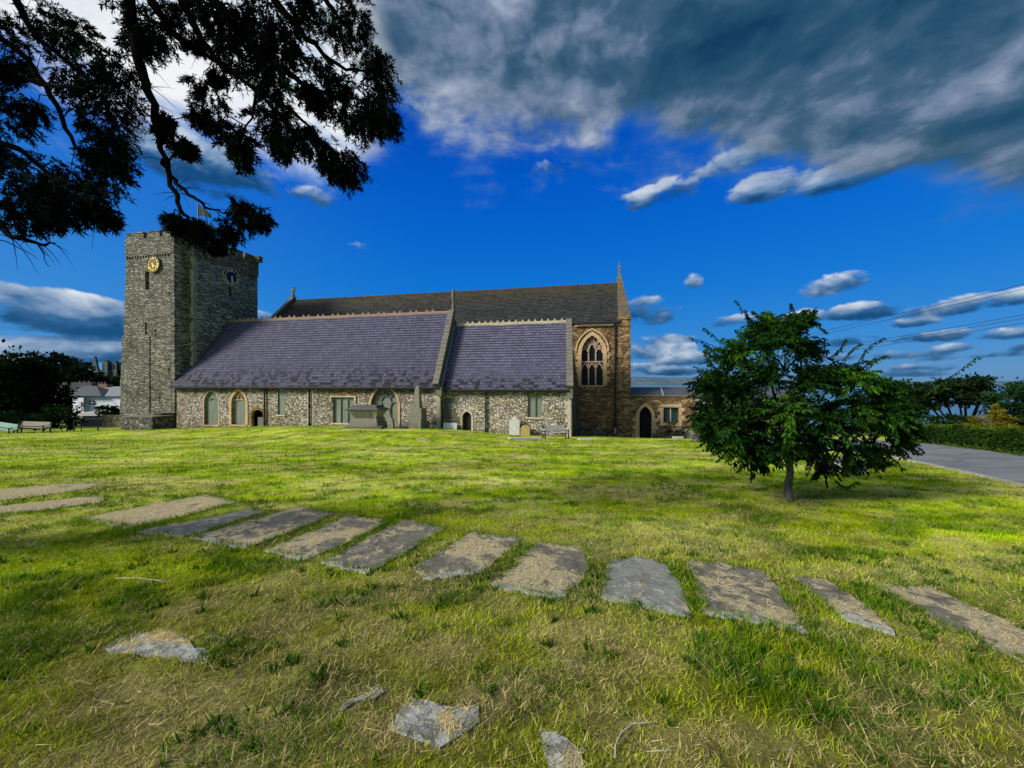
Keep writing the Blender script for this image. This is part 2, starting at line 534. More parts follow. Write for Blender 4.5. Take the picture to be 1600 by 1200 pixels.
def ledge(x0, x1, z0, z1, t, out): return MB(True).box(x0, x1, t - out, t + .05, z0, z1)

# --- nave wall -------------------------------------------------------------
def span(xa, xb, t): return S(xa, t), S(xb, t)
t = 0.0
def win2(xa, xb, t, yb, ys, yt, kind='arch'):
    a, b = span(xa, xb, t); c = (a + b) / 2; xm = (xa + xb) / 2
    if kind == 'arch': return parch(c, (b - a) / 2, ZP(xm, yb, t), ZP(xm, ys, t), ZP(xm, yt, t))
    return rect(a, b, ZP(xm, yb, t), ZP(xm, yt, t))
w1 = win2(319, 341, t, 664, 628, 611); w2 = win2(362, 384, t, 663.5, 631, 611); d1 = win2(393, 411, t, 667, 648, 640)
w3 = win2(434, 445, t, 648, 609, 606, 'rect'); w4 = win2(520, 553, t, 661, 632, 621, 'rect'); w5 = win2(580, 622, t, 664, 633, 604.5)
sN1 = S(688, 0)
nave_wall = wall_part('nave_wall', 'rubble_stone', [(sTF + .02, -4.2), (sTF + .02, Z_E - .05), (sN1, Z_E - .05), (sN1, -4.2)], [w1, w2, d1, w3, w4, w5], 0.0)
m = MB(True)
qr = random.Random(3)
z = -4.0
k = 0
while z < Z_E - .35:
    h = qr.uniform(.24, .36); m.box(sN1 - (.55 if k % 2 else .32), sN1 + .012, -.02, .25, z, z + h - .015); z += h; k += 1
m.build('corner_quoin', 'dressed_pale', nave_wall)
# east gable of the nave above the chapel roof, and the wall returning below it
s_r = S(706.5, T_N)
m = MB(True); m.add([(sN1, 0, -4.2), (sN1, 0, Z_E), (s_r, T_N, Z_NR), (sN1 + .9, 9, Z_E), (sN1 + .9, 9, -4.2)], [(0, 1, 2, 3, 4)])
m.build('nave_gable_wall', 'rubble_stone', church)

def window(name, hole, t, depth, glass, surround=None, sw=.16, out=.035, tr=None, trm='dressed_pale', hw=.045, sill=True, lab=None):
    pane = backing(name, glass, hole, t, depth - .02, church)
    if lab: pane['label'] = lab
    xs = [p[0] for p in hole]; c = (min(xs) + max(xs)) / 2; w = (max(xs) - min(xs)) / 2
    if surround:
        zt = max(p[1] for p in hole)
        outer = []
        for (x, z) in hole:
            kx = (x - c) / w
            zz = z
            if z > hole[0][1] + 1e-6:
                # push outward along the local normal, roughly
                f = max(0.0, 1 - abs(kx))
                zz = z + sw * (.0 + 1.15 * f ** .55)
            outer.append((c + kx * (w + sw), zz))
        m = MB(True).ring(hole, outer, lambda s, z: (s, t - out, z), lambda s, z: (s, t + .06, z))
        m.build('arch_surround', surround, pane)
    if sill:
        z0 = hole[0][1]
        ledge(c - w - .12, c + w + .12, z0 - .13, z0 - .005, t, .07).build('sill', surround or 'dressed_pale', pane)
    if tr:
        bars(tr, t + depth - .07, hw, .05).build('tracery', trm, pane)
    return pane
def arc2(cx, cz, r, a0, a1, n=8): return [(cx + r * math.cos(a0 + (a1 - a0) * k / n), cz + r * math.sin(a0 + (a1 - a0) * k / n)) for k in range(n + 1)]
def bbox(h): xs = [p[0] for p in h]; zs = [p[1] for p in h]; return min(xs), max(xs), min(zs), max(zs)

x0, x1, z0, z1 = bbox(w1); c = (x0 + x1) / 2; hw_ = (x1 - x0) / 2
window('window', w1, 0, .22, 'window_sheet', 'dressed_tan', .10, .012, [[(c - hw_ * .5, z1 - .85), (c, z1 - .65), (c + hw_ * .5, z1 - .85)]], 'window_sheet', .02, lab='narrow pointed window boarded with grey green sheet, next to the tower')
x0, x1, z0, z1 = bbox(w2); c = (x0 + x1) / 2
window('window', w2, 0, .22, 'window_sheet', 'dressed_tan', .26, .05, [[(x0, z1 - .85), (c, z1 - .8), (x1, z1 - .85)], [(c - .3, z1 - .8), (c - .12, z1 - .35), (c, z1 - .2)], [(c + .3, z1 - .8), (c + .12, z1 - .35), (c, z1 - .2)]], 'dressed_tan', .03, lab='pointed window in a broad tan stone arch')
dr = backing('low_doorway', 'void_black', d1, 0, .9, church)
MB(True).reveal(d1, lambda s, z: (s, .28, z), lambda s, z: (s, .9, z)).build('passage_side', 'void_black', dr)
x0, x1, z0, z1 = bbox(d1)
wd = x1 - x0
MB(True).box(x0 + wd * .38, x1, .2, .26, -4, z0 + (z1 - z0) * .55).build('half_gate', 'coping_stone', dr)
MB(True).ring(d1, [(((x0 + x1) / 2) + (x - (x0 + x1) / 2) * 1.5, z if z <= z0 + 1e-6 else z + .3 * max(0, 1 - abs(x - (x0 + x1) / 2) / (wd / 2)) ** .5) for (x, z) in d1],
              lambda s, z: (s, -.012, z), lambda s, z: (s, .06, z)).build('arch_surround', 'coursed_sandstone', dr)
window('window', w3, 0, .12, 'window_sheet', None, lab='narrow upright lancet window covered with grey sheet')
x0, x1, z0, z1 = bbox(w4); t3 = (x1 - x0) / 3
p = window('window', w4, 0, .2, 'window_sheet', None, tr=[[(x0 + t3, z0), (x0 + t3, z1)], [(x0 + 2 * t3, z0), (x0 + 2 * t3, z1)]], trm='window_sheet', lab='square three light window under a stone label mould')
mm = MB(True); mm.box(x0 - .22, x1 + .22, -.09, .02, z1 + .03, z1 + .14); mm.box(x0 - .22, x0 - .11, -.09, .02, z1 - .35, z1 + .03); mm.box(x1 + .11, x1 + .22, -.09, .02, z1 - .35, z1 + .03)
mm.build('label_mould', 'dressed_pale', p)
MB(True).box(x0 - .1, x1 + .15, -.015, .02, z1 + .15, Z_E - .4).build('brick_patch', 'coursed_sandstone', p)
x0, x1, z0, z1 = bbox(w5); c = (x0 + x1) / 2; hw_ = (x1 - x0) / 2; l3 = (x1 - x0) / 3
zs = z0 + (z1 - z0) * .48
tr = [[(c - l3 / 2, z0), (c - l3 / 2, zs + .3)], [(c + l3 / 2, z0), (c + l3 / 2, zs + .3)],
      arc2(c, zs + .45, l3 * .55, PI, 0), arc2(c - l3, zs, l3 * .48, PI, 0), arc2(c + l3, zs, l3 * .48, PI, 0),
      arc2(c - l3 * .45, zs + 1.05, .27, 0, 2 * PI, 12), arc2(c + l3 * .45, zs + 1.05, .27, 0, 2 * PI, 12),
      [(c, zs + .95), (c - .25, zs + 1.45)], [(c, zs + .95), (c + .25, zs + 1.45)]]
p = window('window', w5, 0, .3, 'window_sheet', 'dressed_tan', .2, .06, tr, 'tomb_stone', .04, lab='broad pointed window with round tracery behind the chest tomb')
hood = [((x0 + x1) / 2 + (x - c) * 1.21, z if z < zs else z + .22 * max(0, 1 - abs(x - c) / hw_) ** .5) for (x, z) in w5]

# --- chapel wall -----------------------------------------------------------
t = T_C0
d2 = win2(722.5, 736.5, t, 681, 652, 643); w6 = win2(824.5, 847, t, 652, 634, 617.5, 'rect')
sC0, sC1 = S(688.5, t), S(893, t)
chapel_wall = wall_part('chapel_wall', 'rubble_stone', [(sC0, -4.2), (sC0, Z_CE - .05), (sC1, Z_CE - .05), (sC1, -4.2)], [d2, w6], t)
m = MB(True); z = -4.0; k = 0
while z < Z_CE - .35:
    h = qr.uniform(.24, .36); m.box(sC1 - (.5 if k % 2 else .28), sC1 + .012, t - .02, t + .25, z, z + h - .015); z += h; k += 1
m.build('corner_quoin', 'dressed_pale', chapel_wall)
sCb = S(904.5, T_H)
m = MB(True); s_cr = S(888.5, T_C)
m.add([(sC1, t, -4.2), (sC1, t, Z_CE), (s_cr, T_C, Z_CR), (sCb, T_H, Z_CE), (sCb, T_H, -4.2)], [(0, 1, 2, 3, 4)])
m.build('chapel_gable_wall', 'low_wall_stone', church)
p = backing('door', 'door_dark', d2, t, .26, church)
p['label'] = 'small black pointed door in the chapel wall'
x0, x1, z0, z1 = bbox(d2); c = (x0 + x1) / 2
MB(True).ring(d2, [(c + (x - c) * 1.42, z if z <= z0 + 1e-6 else z + .2 * max(0, 1 - abs(x - c) / ((x1 - x0) / 2)) ** .5) for (x, z) in d2], lambda s, z: (s, t - .03, z), lambda s, z: (s, t + .06, z)).build('arch_surround', 'dressed_pale', p)
x0, x1, z0, z1 = bbox(w6); c = (x0 + x1) / 2
window('window', w6, t, .18, 'window_sheet', None, tr=[[(c, z0), (c, z1)]], trm='window_sheet', lab='square two light window boarded over in the chapel wall')
a, b = span(694, 705, t)
MB(True).box(a, b, t - .03, t + .02, ZP(700, 655, t), ZP(700, 622, t)).build('blocked_opening', 'dark_tomb_stone', chapel_wall)

# --- stepped slate roofs ---------------------------------------------------
def slate_roof(name, mat, e0, e1, r0, r1, n, step=.035, segs=70, seed=1):
    """e = eave left/right, r = ridge left/right, in church coordinates; every course is a thin wedge"""
    rr = random.Random(seed); m = MB(True)
    e0, e1, r0, r1 = map(Vector, (e0, e1, r0, r1))
    nrm = (e1 - e0).cross(r0 - e0).normalized()
    if nrm.z < 0: nrm = -nrm
    vs = []; fs = []
    for i in range(n):
        b0, b1 = e0.lerp(r0, i / n), e1.lerp(r1, i / n); u0, u1 = e0.lerp(r0, (i + 1) / n), e1.lerp(r1, (i + 1) / n)
        k0 = len(vs)
        for j in range(segs + 1):
            a = j / segs
            w0_ = .05 * (float(fbm(a * 5 + seed, i / n * 4, seed, 3)) - .5) * 2; w1_ = .05 * (float(fbm(a * 5 + seed, (i + 1) / n * 4, seed, 3)) - .5) * 2
            lo = b0.lerp(b1, a) + nrm * w0_; hi = u0.lerp(u1, a) + nrm * w1_
            jj = rr.uniform(-.012, .012) if rr.random() < .9 else rr.uniform(-.05, .02)
            lo2 = lo - (hi - lo) * (.04 + jj)
            st = step * rr.uniform(.75, 1.3)
            vs += [lo2 + nrm * st, hi, lo2 - nrm * .01]
        for j in range(segs):
            q = k0 + j * 3
            fs += [(q, q + 3, q + 4, q + 1), (q + 2, q + 5, q + 3, q)]
    m.add(vs, fs)
    return m.build(name, mat, church)
eN0 = (sTF - .1, -.38, Z_E - .1); eN1 = (S(686, -.38), -.38, Z_E - .1); rN0 = (sTF - .1, T_N, Z_NR); rN1 = (S(704.5, T_N), T_N, Z_NR)
nave_roof = slate_roof('nave_roof', 'slate_nave', eN0, eN1, rN0, rN1, 27, seed=4)
m = MB(True); m.quad((sTF, T_N, Z_NR - .02), (rN1[0], T_N, Z_NR - .02), (rN1[0], 9.2, Z_E), (sTF, 9.2, Z_E)); m.build('roof_back', 'slate_old', nave_roof)
eC0 = (S(691, T_C0 - .36), T_C0 - .36, Z_CE - .1); eC1 = (S(889, T_C0 - .36), T_C0 - .36, Z_CE - .1); rC0 = (S(711, T_C), T_C, Z_CR); rC1 = (S(884.5, T_C), T_C, Z_CR)
chapel_roof = slate_roof('chapel_roof', 'slate_chapel', eC0, eC1, rC0, rC1, 24, segs=50, seed=9)
m = MB(True); m.quad((rC0[0], T_C, Z_CR - .02), (rC1[0], T_C, Z_CR - .02), (rC1[0], 8.8, Z_CE), (rC0[0], 8.8, Z_CE)); m.build('roof_back', 'slate_old', chapel_roof)
sH0, sH1 = S(411, T_H), S(968, T_H)
eH0 = (sH0, T_H - .25, Z_HE - .1); eH1 = (sH1, T_H - .25, Z_HE - .1); rH0 = (S(460, T_HR), T_HR, ZP(460, 470, T_HR)); rH1 = (S(966, T_HR), T_HR, ZP(966, 443.5, T_HR))
high_roof = slate_roof('main_roof', 'slate_old', eH0, eH1, rH0, rH1, 26, .05, 90, 5)
m = MB(True); m.quad((rH0[0], T_HR, rH0[2] - .03), (rH1[0], T_HR, rH1[2] - .03), (sH1 + .8, 18, Z_HE), (sH0 + .8, 18, Z_HE)); m.build('roof_back', 'slate_old', high_roof)
MB(True).tube([(rH0[0], T_HR, rH0[2] + .02), (rH1[0], T_HR, rH1[2] + .02)], .11, 6).build('ridge_tile', 'slate_old', high_roof)

# --- gutters, copings, flashing --------------------------------------------
m = MB(True).tube([(eN0[0] + .15, -.47, Z_E - .19), (eN1[0], -.47, Z_E - .19)], .09, 6); m.box(sTF + .02, sN1 - .05, -.40, -.003, Z_E - .30, Z_E - .13)
m.build('gutter', 'iron_black', nave_roof)
m = MB(True).tube([(eC0[0], T_C0 - .45, Z_CE - .19), (eC1[0], T_C0 - .45, Z_CE - .19)], .09, 6); m.box(sC0 + .2, sC1 - .05, T_C0 - .38, T_C0 - .003, Z_CE - .30, Z_CE - .13)
m.build('gutter', 'iron_black', chapel_roof)
def coping(name, p0, p1, ws, h, mat, parent, blocks=18, below=.15):
    m = MB(True); p0, p1 = Vector(p0), Vector(p1)
    up = Vector((0, 0, 1))
    d = (p1 - p0); nrm = Vector((1, 0, 0)).cross(d).normalized()
    if nrm.z < 0: nrm = -nrm
    rr = random.Random(2)
    for k in range(blocks):
        a, b = p0.lerp(p1, k / blocks + .002), p0.lerp(p1, (k + 1) / blocks - .002)
        hh = h * rr.uniform(.92, 1.06)
        c = [a - nrm * below, a + Vector((ws, 0, 0)) - nrm * below, b + Vector((ws, 0, 0)) - nrm * below, b - nrm * below]
        c2 = [a + nrm * hh, a + Vector((ws, 0, 0)) + nrm * hh, b + Vector((ws, 0, 0)) + nrm * hh, b + nrm * hh]
        m.hexa(c + c2)
    return m.build(name, mat, parent)
coping('gable_coping', (S(677, -.45), -.45, Z_E - .05), (S(702.5, T_N), T_N, Z_NR + .05), .52, .3, 'coping_stone', church)
a = S(681.5, -.3)
MB(True).box(a, a + .5, -.42, .1, Z_E - .85, Z_E - .12).build('kneeler_stone', 'coping_stone', church)
m = MB(True)
p0, p1 = Vector((S(688.6, T_C0 - .4), T_C0 - .4, Z_CE - .05)), Vector((S(709.5, T_C), T_C, Z_CR + .02))
m.hexa([p0, p0 + Vector((.17, 0, 0)), p1 + Vector((.17, 0, 0)), p1, p0 + Vector((0, -.05, .16)), p0 + Vector((.17, -.05, .12)), p1 + Vector((.17, -.05, .12)), p1 + Vector((0, -.05, .16))])
m.build('lead_flashing', 'lead_blue', chapel_roof)
coping('gable_coping', (S(885.5, T_C0 - .42), T_C0 - .42, Z_CE - .02), (S(884.5, T_C), T_C, Z_CR + .1), .5, .28, 'coping_stone', church)
a = S(886.5, T_C0 - .3)
MB(True).box(a, a + .4, T_C0 - .4, T_C0 + .1, Z_CE - .8, Z_CE - .1).build('kneeler_stone', 'coping_stone', church)
coping('gable_coping', (sH0 - .45, T_H - .3, Z_HE - .1), (rH0[0] - .45, T_HR, rH0[2] + .1), .5, .35, 'coping_stone', church)

# ridge crests: one fleur, copied along both ridges
def crest_mb(s, t, z, k=1.0):
    m = MB(True)
    def pl(pts): m.extrude(pts, lambda x, y: (s + x * k, t - .03, z + y * k), lambda x, y: (s + x * k, t + .03, z + y * k))
    pl([(-.16, 0), (-.13, .12), (-.05, .08), (-.03, 0)]); pl([(.16, 0), (.13, .12), (.05, .08), (.03, 0)])
    pl([(-.055, 0), (-.10, .20), (-.04, .22), (0, .34), (.04, .22), (.10, .20), (.055, 0)])
    return m
MB(True).extrude([(0, -.16), (0, .1), (.05, .16), (.1, .1), (.1, -.16)], lambda a, b: (sT, T_N - .05 + a, Z_NR + b), lambda a, b: (rN1[0], T_N - .05 + a, Z_NR + b)).build('ridge_tile', 'terracotta', nave_roof)
MB(True).extrude([(0, -.16), (0, .1), (.05, .16), (.1, .1), (.1, -.16)], lambda a, b: (rC0[0] + .2, T_C - .05 + a, Z_CR + b), lambda a, b: (rC1[0], T_C - .05 + a, Z_CR + b)).build('ridge_tile', 'cream_crest', chapel_roof)
L = rN1[0] - sT
c0 = crest_mb(sT + .9, T_N, Z_NR + .14, .85).build('ridge_crest', 'terracotta', nave_roof)
n = 28
for k in range(1, n):
    c = c0.copy(); COL.objects.link(c); c.parent = nave_roof
    c.location = ((L - 1.6) * (k // 2 * 2 + (k % 2) * .7) / n, 0, 0); c.rotation_euler = (0, R(random.uniform(-3, 3)) * 0, 0)
L = rC1[0] - rC0[0]
c0 = crest_mb(rC0[0] + .6, T_C, Z_CR + .14, .8).build('ridge_crest', 'cream_crest', chapel_roof)
n = 17
for k in range(1, n):
    c = c0.copy(); COL.objects.link(c); c.parent = chapel_roof
    c.location = ((L - 1.0) * k / (n - 1) + random.uniform(-.06, .06), 0, 0)

# --- main chancel wall, window, east gable ---------------------------------
t = T_H
wm = win2(908.5, 942, t, 602, 552, 524)
sM1 = S(985, t)
main_wall = wall_part('chancel_wall', 'coursed_sandstone', [(sCb - .5, -5), (sCb - .5, Z_HE), (sM1, Z_HE), (sM1, -5)], [wm], t, .4)
m = MB(True).quad((sH0, t, -5), (sH0, t, Z_HE), (sCb - .5, t, Z_HE), (sCb - .5, t, -5)); m.build('back_wall', 'coursed_sandstone', church)
x0, x1, z0, z1 = bbox(wm); c = (x0 + x1) / 2; hw_ = (x1 - x0) / 2; l3 = (x1 - x0) / 3
ztr = ZP(925, 565, t); zsp = ZP(925, 549, t)
tr = [[(c - l3 / 2, z0), (c - l3 / 2, zsp + .55)], [(c + l3 / 2, z0), (c + l3 / 2, zsp + .55)], [(x0, ztr), (x1, ztr)]]
for cx in (c - l3, c, c + l3):
    for zz, hh in ((ztr - .75, .62), (zsp - .15 + (.35 if cx == c else 0), .62)):
        tr += [[(cx - l3 / 2, zz), (cx - l3 * .3, zz + hh * .6), (cx, zz + hh)], [(cx + l3 / 2, zz), (cx + l3 * .3, zz + hh * .6), (cx, zz + hh)]]
for k in (-1, 1):
    tr += [[(c + k * l3 / 2, zsp + .5), (c + k * l3 * .25, zsp + 1.0), (c + k * l3 * .3, zsp + 1.5)], [(c + k * l3 / 2, zsp + .5), (c + k * l3 * .95, zsp + 1.0)],
           arc2(c + k * l3 * .86, zsp + .78, .25, 0, 2 * PI, 10), [(c + k * l3, zsp + .2), (c + k * l3 * 1.05, zsp + .55)]]
tr += [[(c - l3 * .3, zsp + 1.35), (c + l3 * .3, zsp + 1.35)], [(c, zsp + .9), (c, z1)]]
p = window('window', wm, t, .36, 'glass_dark', 'dressed_tan', .36, .07, tr, 'tracery_stone', .06, lab='tall pointed three light window with stone tracery and transom')
m = MB(True); mR = MB(True); z = z0; k = 0
while z < zsp + .2:
    h = qr.uniform(.3, .42); w_ = .55 if k % 2 else .38
    m.box(x0 - .36 - (w_ - .36), x0 - .37, t - .03, t + .02, z, z + h - .02); mR.box(x1 + .37, x1 + .36 + w_ - .34, t - .03, t + .02, z, z + h - .02); z += h; k += 1
m.build('quoin', 'dressed_tan', p); mR.build('quoin', 'dressed_tan', p)
hm = parch(c, hw_ + .46, zsp, zsp, z1 + .52); hm2 = parch(c, hw_ + .60, zsp, zsp, z1 + .70)
MB(True).ring(hm, hm2, lambda s, z: (s, t - .14, z), lambda s, z: (s, t, z)).build('hood_mould', 'dressed_tan', p)
sP0 = S(965.5, t)
pier = MB(True).box(sP0, sM1 + .02, t - .12, t + .9, -5, ZP(975, 497, t)); pier.box(sP0 - .05, sM1 + .1, t - .2, t + .95, ZP(975, 499.5, t), ZP(975, 495.5, t))
pier.box(sP0 - .04, sM1 + .08, t - .26, t + .9, -5, ZP(975, 668, t))
pier.build('gable_pier', 'coursed_sandstone', church)
MB(True).box(sCb + .05, sP0 - .05, t - .18, t + .1, -5, ZP(935, 670, t)).build('wall_plinth', 'low_wall_stone', church)
ap = Vector((S(964.5, T_HR), T_HR, ZP(966, 441, T_HR)))
m = MB(True)
zl = ZP(975, 496, t)
e = [(sP0, t - .12, zl), (sM1 + .05, t - .12, zl), (S(971.5, T_HR), T_HR, ZP(968, 434, T_HR)), (ap.x, T_HR, ZP(966, 434, T_HR))]
f = [(q[0], q[1] + .4, q[2] - .9) for q in e]
m.hexa(e + f); m.build('gable_coping', 'lichen_coping', church)
m = MB(True).add([(sM1, t + .5, -5), (sM1, t + .5, zl), (ap.x + .45, T_HR, ap.z), (S(975, 18), 18, zl), (S(975, 18), 18, -5)], [(0, 1, 2, 3, 4)]); m.build('east_gable_wall', 'coursed_sandstone', church)
# gutter and downpipes
def pipe(x, y0, y1, t, r=.06, mat='iron_black', shoe=None):
    s = S(x, t); m = MB(True); za, zb_ = ZP(x, y0, t), ZP(x, y1, t)
    m.tube([(s, t - .12, za), (s, t - .12, zb_)], r, 8)
    z = za
    while z > zb_:
        m.tube([(s, t - .12, z), (s, t - .12, z - .12)], r * 1.4, 8); z -= 1.6
    m.box(s - r * 1.9, s + r * 1.9, t - .25, t - .01, za - .1, za + .18)
    o = m.build('downpipe', mat, church)
    if shoe: MB(True).tube([(s, t - .12, zb_ - .01), (s, t - .12, zb_ - .5)], r * 1.25, 8).build('pipe_shoe', shoe, o)
    return o
MB(True).tube([(sCb - .4, t - .36, Z_HE - .2), (sP0, t - .36, Z_HE - .2)], .09, 6).build('gutter', 'iron_black', high_roof)
ledge(sCb - .4, sP0, Z_HE - .42, Z_HE - .26, t, .1).build('cornice', 'dressed_tan', main_wall)
pipe(961, 505, 668, T_H, .085, shoe='dressed_pale')
pipe(415, 605, 667, 0.0, .075); pipe(484.5, 605, 667, 0.0, .075); pipe(759.5, 610, 681, T_C0, .06); pipe(691.5, 611, 674, T_C0, .05)
pipe(892.0, 600, 686, T_C0 - .1, .05, 'lead_blue')
MB(True).box(S(481, 0) - .02, S(482.8, 0), -.03, .02, -3.6, Z_E - .4).build('lime_streak', 'dressed_pale', nave_wall)
MB(True).box(S(486.2, 0), S(490, 0), -.022, .02, -3.6, Z_E - .4).build('lime_streak', 'dressed_pale', nave_wall)

# finials
def cross(s, t, z, h, name='cross_finial', mat='coping_stone'):
    m = MB(True); w_ = h * .07
    m.box(s - w_ * 2.6, s + w_ * 2.6, t - w_ * 2.6, t + w_ * 2.6, z - .5, z + h * .12); m.box(s - w_ * 1.6, s + w_ * 1.6, t - w_ * 1.6, t + w_ * 1.6, z + h * .12, z + h * .3)
    m.box(s - w_, s + w_, t - w_, t + w_, z + h * .3, z + h)
    m.box(s - h * .23, s - w_, t - w_ * .8, t + w_ * .8, z + h * .68, z + h * .82); m.box(s + w_, s + h * .23, t - w_ * .8, t + w_ * .8, z + h * .68, z + h * .82)
    m.build(name, mat, church)
cross(rH0[0] - .2, T_HR, rH0[2] + .3, 1.5)
s = S(967.5, T_HR); z = ZP(967, 436, T_HR)
m = MB(True); m.hexa([(s - .32, T_HR - .3, z - .5), (s + .32, T_HR - .3, z - .5), (s + .32, T_HR + .3, z - .5), (s - .32, T_HR + .3, z - .5), (s - .16, T_HR - .16, z + .45), (s + .16, T_HR - .16, z + .45), (s + .16, T_HR + .16, z + .45), (s - .16, T_HR + .16, z + .45)])
m.box(s - .1, s + .1, T_HR - .1, T_HR + .1, z + .44, z + 1.45); m.box(s - .2, s + .2, T_HR - .08, T_HR + .08, z + 1.15, z + 1.3)
m.box(s - .05, s + .05, T_HR - .05, T_HR + .05, z + 1.45, z + 1.85)
m.build('cross_finial', 'coping_stone', church)
s = S(708, T_N); z = Z_NR
MB(True).tube([(s, T_N, z - .1), (s, T_N, z + .5), (s, T_N, z + .75), (s, T_N, z + 1.0), (s, T_N, z + 1.5), (s, T_N, z + 2.0), (s, T_N, z + 2.35)], [.24, .2, .09, .09, .2, .13, .02], 6).build('flame_finial', 'coping_stone', church)

# --- vestry ----------------------------------------------------------------
t = T_H + .12
dv = win2(999, 1018, t, 692, 650, 635); wv = win2(1036.5, 1060.5, t, 661, 650, 636.5, 'rect')
sV0, sV1 = S(985, t), S(1089, t); zv = ZP(1036, 618.5, t)
vestry_wall = wall_part('vestry_wall', 'coursed_sandstone', [(sV0 - .3, -5), (sV0 - .3, zv), (sV1, zv), (sV1, -5)], [dv, wv], t, .35)
MB(True).quad((sV1, t, -5), (sV1, t, zv), (sV1, t + 6, zv), (sV1, t + 6, -5)).build('side_wall', 'coursed_sandstone', vestry_wall)
ledge(sV0 + .15, sV1 + .06, zv - .06, zv + .06, t, .08).build('parapet_coping', 'coping_stone', vestry_wall)
p = backing('door', 'void_black', dv, t, .33, church); p['label'] = 'tall dark open doorway with a pale pointed stone arch'
x0, x1, z0, z1 = bbox(dv); c = (x0 + x1) / 2
MB(True).ring(dv, [(c + (x - c) * 1.55, z if z <= z0 + 1e-6 else z + .34 * max(0, 1 - abs(x - c) / ((x1 - x0) / 2)) ** .5) for (x, z) in dv], lambda s, z: (s, t - .05, z), lambda s, z: (s, t + .06, z)).build('arch_surround', 'dressed_tan', p)
m = MB(True); mR = MB(True); z = ZP(1008, 688, t); k = 0
while z < z0 + (z1 - z0) * .66:
    h = qr.uniform(.3, .4); w_ = .62 if k % 2 else .4; hw_ = (x1 - x0) / 2 * 1.55
    m.box(c - hw_ - (w_ - .3), c - hw_ - .01, t - .04, t + .02, z, z + h - .02); mR.box(c + hw_ + .01, c + hw_ + w_ - .3, t - .04, t + .02, z, z + h - .02); z += h; k += 1
m.build('quoin', 'dressed_tan', p); mR.build('quoin', 'dressed_tan', p)
MB(True).box(x0, x1, t - .5, t + .3, ZP(1008, 689.5, t) - .5, ZP(1008, 687, t)).build('door_step', 'dressed_pale', p)
x0, x1, z0, z1 = bbox(wv); c = (x0 + x1) / 2
p = window('window', wv, t, .3, 'glass_teal', None, tr=[[(c, z0), (c, z1)]], trm='dressed_pale', hw=.05, sill=False, lab='square two light window beside the tall vestry doorway')
m = MB(True); m.box(x0 - .28, x1 + .28, t - .03, t + .02, z1 + .005, z1 + .28); m.box(x0 - .28, x1 + .28, t - .05, t + .02, z0 - .26, z0 - .005)
z = z0; k = 0
while z < z1 - .05:
    h = min(.36, z1 - z); w_ = .5 if k % 2 else .28
    m.box(x0 - w_, x0 - .005, t - .03, t + .02, z + .005, z + h - .01); m.box(x1 + .005, x1 + w_, t - .03, t + .02, z + .005, z + h - .01); z += h; k += 1
m.build('quoin', 'dressed_tan', p)
t2 = t + 3.2
a0, a1 = S(984, t), S(1037, t); b0, b1 = S(984, t2), S(1037, t2)
zr = ZP(1040, 605, t2)
vr = MB(True).hexa([(a0, t + .2, zv - .1), (a1, t + .2, zv - .1), (a1 + .3, t2, zr - .1), (b0, t2, zr - .1), (a0, t + .2, zv + .02), (a1, t + .2, zv + .02), (a1 + .3, t2, zr), (b0, t2, zr)]).build('vestry_roof', 'vestry_lead', church)
MB(True).hexa([(a1 + .05, t + .25, zv - .12), (sV1, t + .25, zv - .12), (sV1 + .1, t2, zr - .12), (a1 + .35, t2, zr - .12), (a1 + .05, t + .25, zv + .03), (sV1, t + .25, zv + .03), (sV1 + .1, t2, zr + .01), (a1 + .35, t2, zr + .01)]).build('slate_slope', 'far_roof', vr)
MB(True).tube([(a1 + .02, t + .2, zv + .06), (a1 + .32, t2, zr + .05)], .06, 5).build('roof_edge_strip', 'pale_stone', vr)

# --- tower -----------------------------------------------------------------
z_str = ZP(205, 401, -.1); z_top = EYE + 14.72; z_cr = z_top - .55
sL0, sL1 = S(187.5, -.1), S(197.5, -.1)
tf = -.1
def tz(y, x=235): return ZP(x, y, tf)
slit1 = rect(S(226.8, tf), S(233, tf), tz(452), tz(424)); slit2 = rect(S(226.5, tf), S(229.3, tf), tz(522.5), tz(503))
holes = [slit1, slit2]
for (x, y) in [(265, 457), (243, 515), (264, 576), (249.5, 620)]:
    a = S(x, tf); zz = tz(y, x); holes.append([(a - .05, zz - .65), (a - .05, zz - .12), (a - .16, zz - .12), (a - .16, zz), (a + .16, zz), (a + .16, zz - .12), (a + .05, zz - .12), (a + .05, zz - .65)])
tower = wall_part('tower', 'tower_stone', [(sL0, -4.5), (sL1, z_top - 1.2), (sTF, z_top - 1.2), (sTF + .08, -4.5)], holes, tf, .3)
for h in holes: MB(True).add([(s, tf + .29, z) for (s, z) in h], [tuple(range(len(h)))]).build('slit_opening', 'void_black', tower)
m = MB(True)
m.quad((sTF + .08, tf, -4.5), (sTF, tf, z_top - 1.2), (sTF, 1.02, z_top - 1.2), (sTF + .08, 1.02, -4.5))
m.build('turret_side', 'tower_stone_skylit', tower)
m = MB(True)
TB = 8.6
lo_, hi_ = 5.0, 9.5
for _ in range(40):
    TB = (lo_ + hi_) / 2; w_ = W(sT, TB, 0)
    if 800 + F * w_[0] / w_[1] < 402.5: lo_ = TB
    else: hi_ = TB
ke = (360, 447, 463.5)
m.quad((sTF, 1.0, -4.5), (sTF, 1.0, z_top - 1.2), (sT, 1.0, z_top - 1.2), (sT, 1.0, -4.5))
m.quad((sL0, tf, -4.5), (sL0, TB, -4.5), (sL1, TB, z_top - 1.2), (sL1, tf, z_top - 1.2))
m.quad((sL0, TB, -4.5), (sT, TB, -4.5), (sT, TB, z_top - 1.2), (sL1, TB, z_top - 1.2))
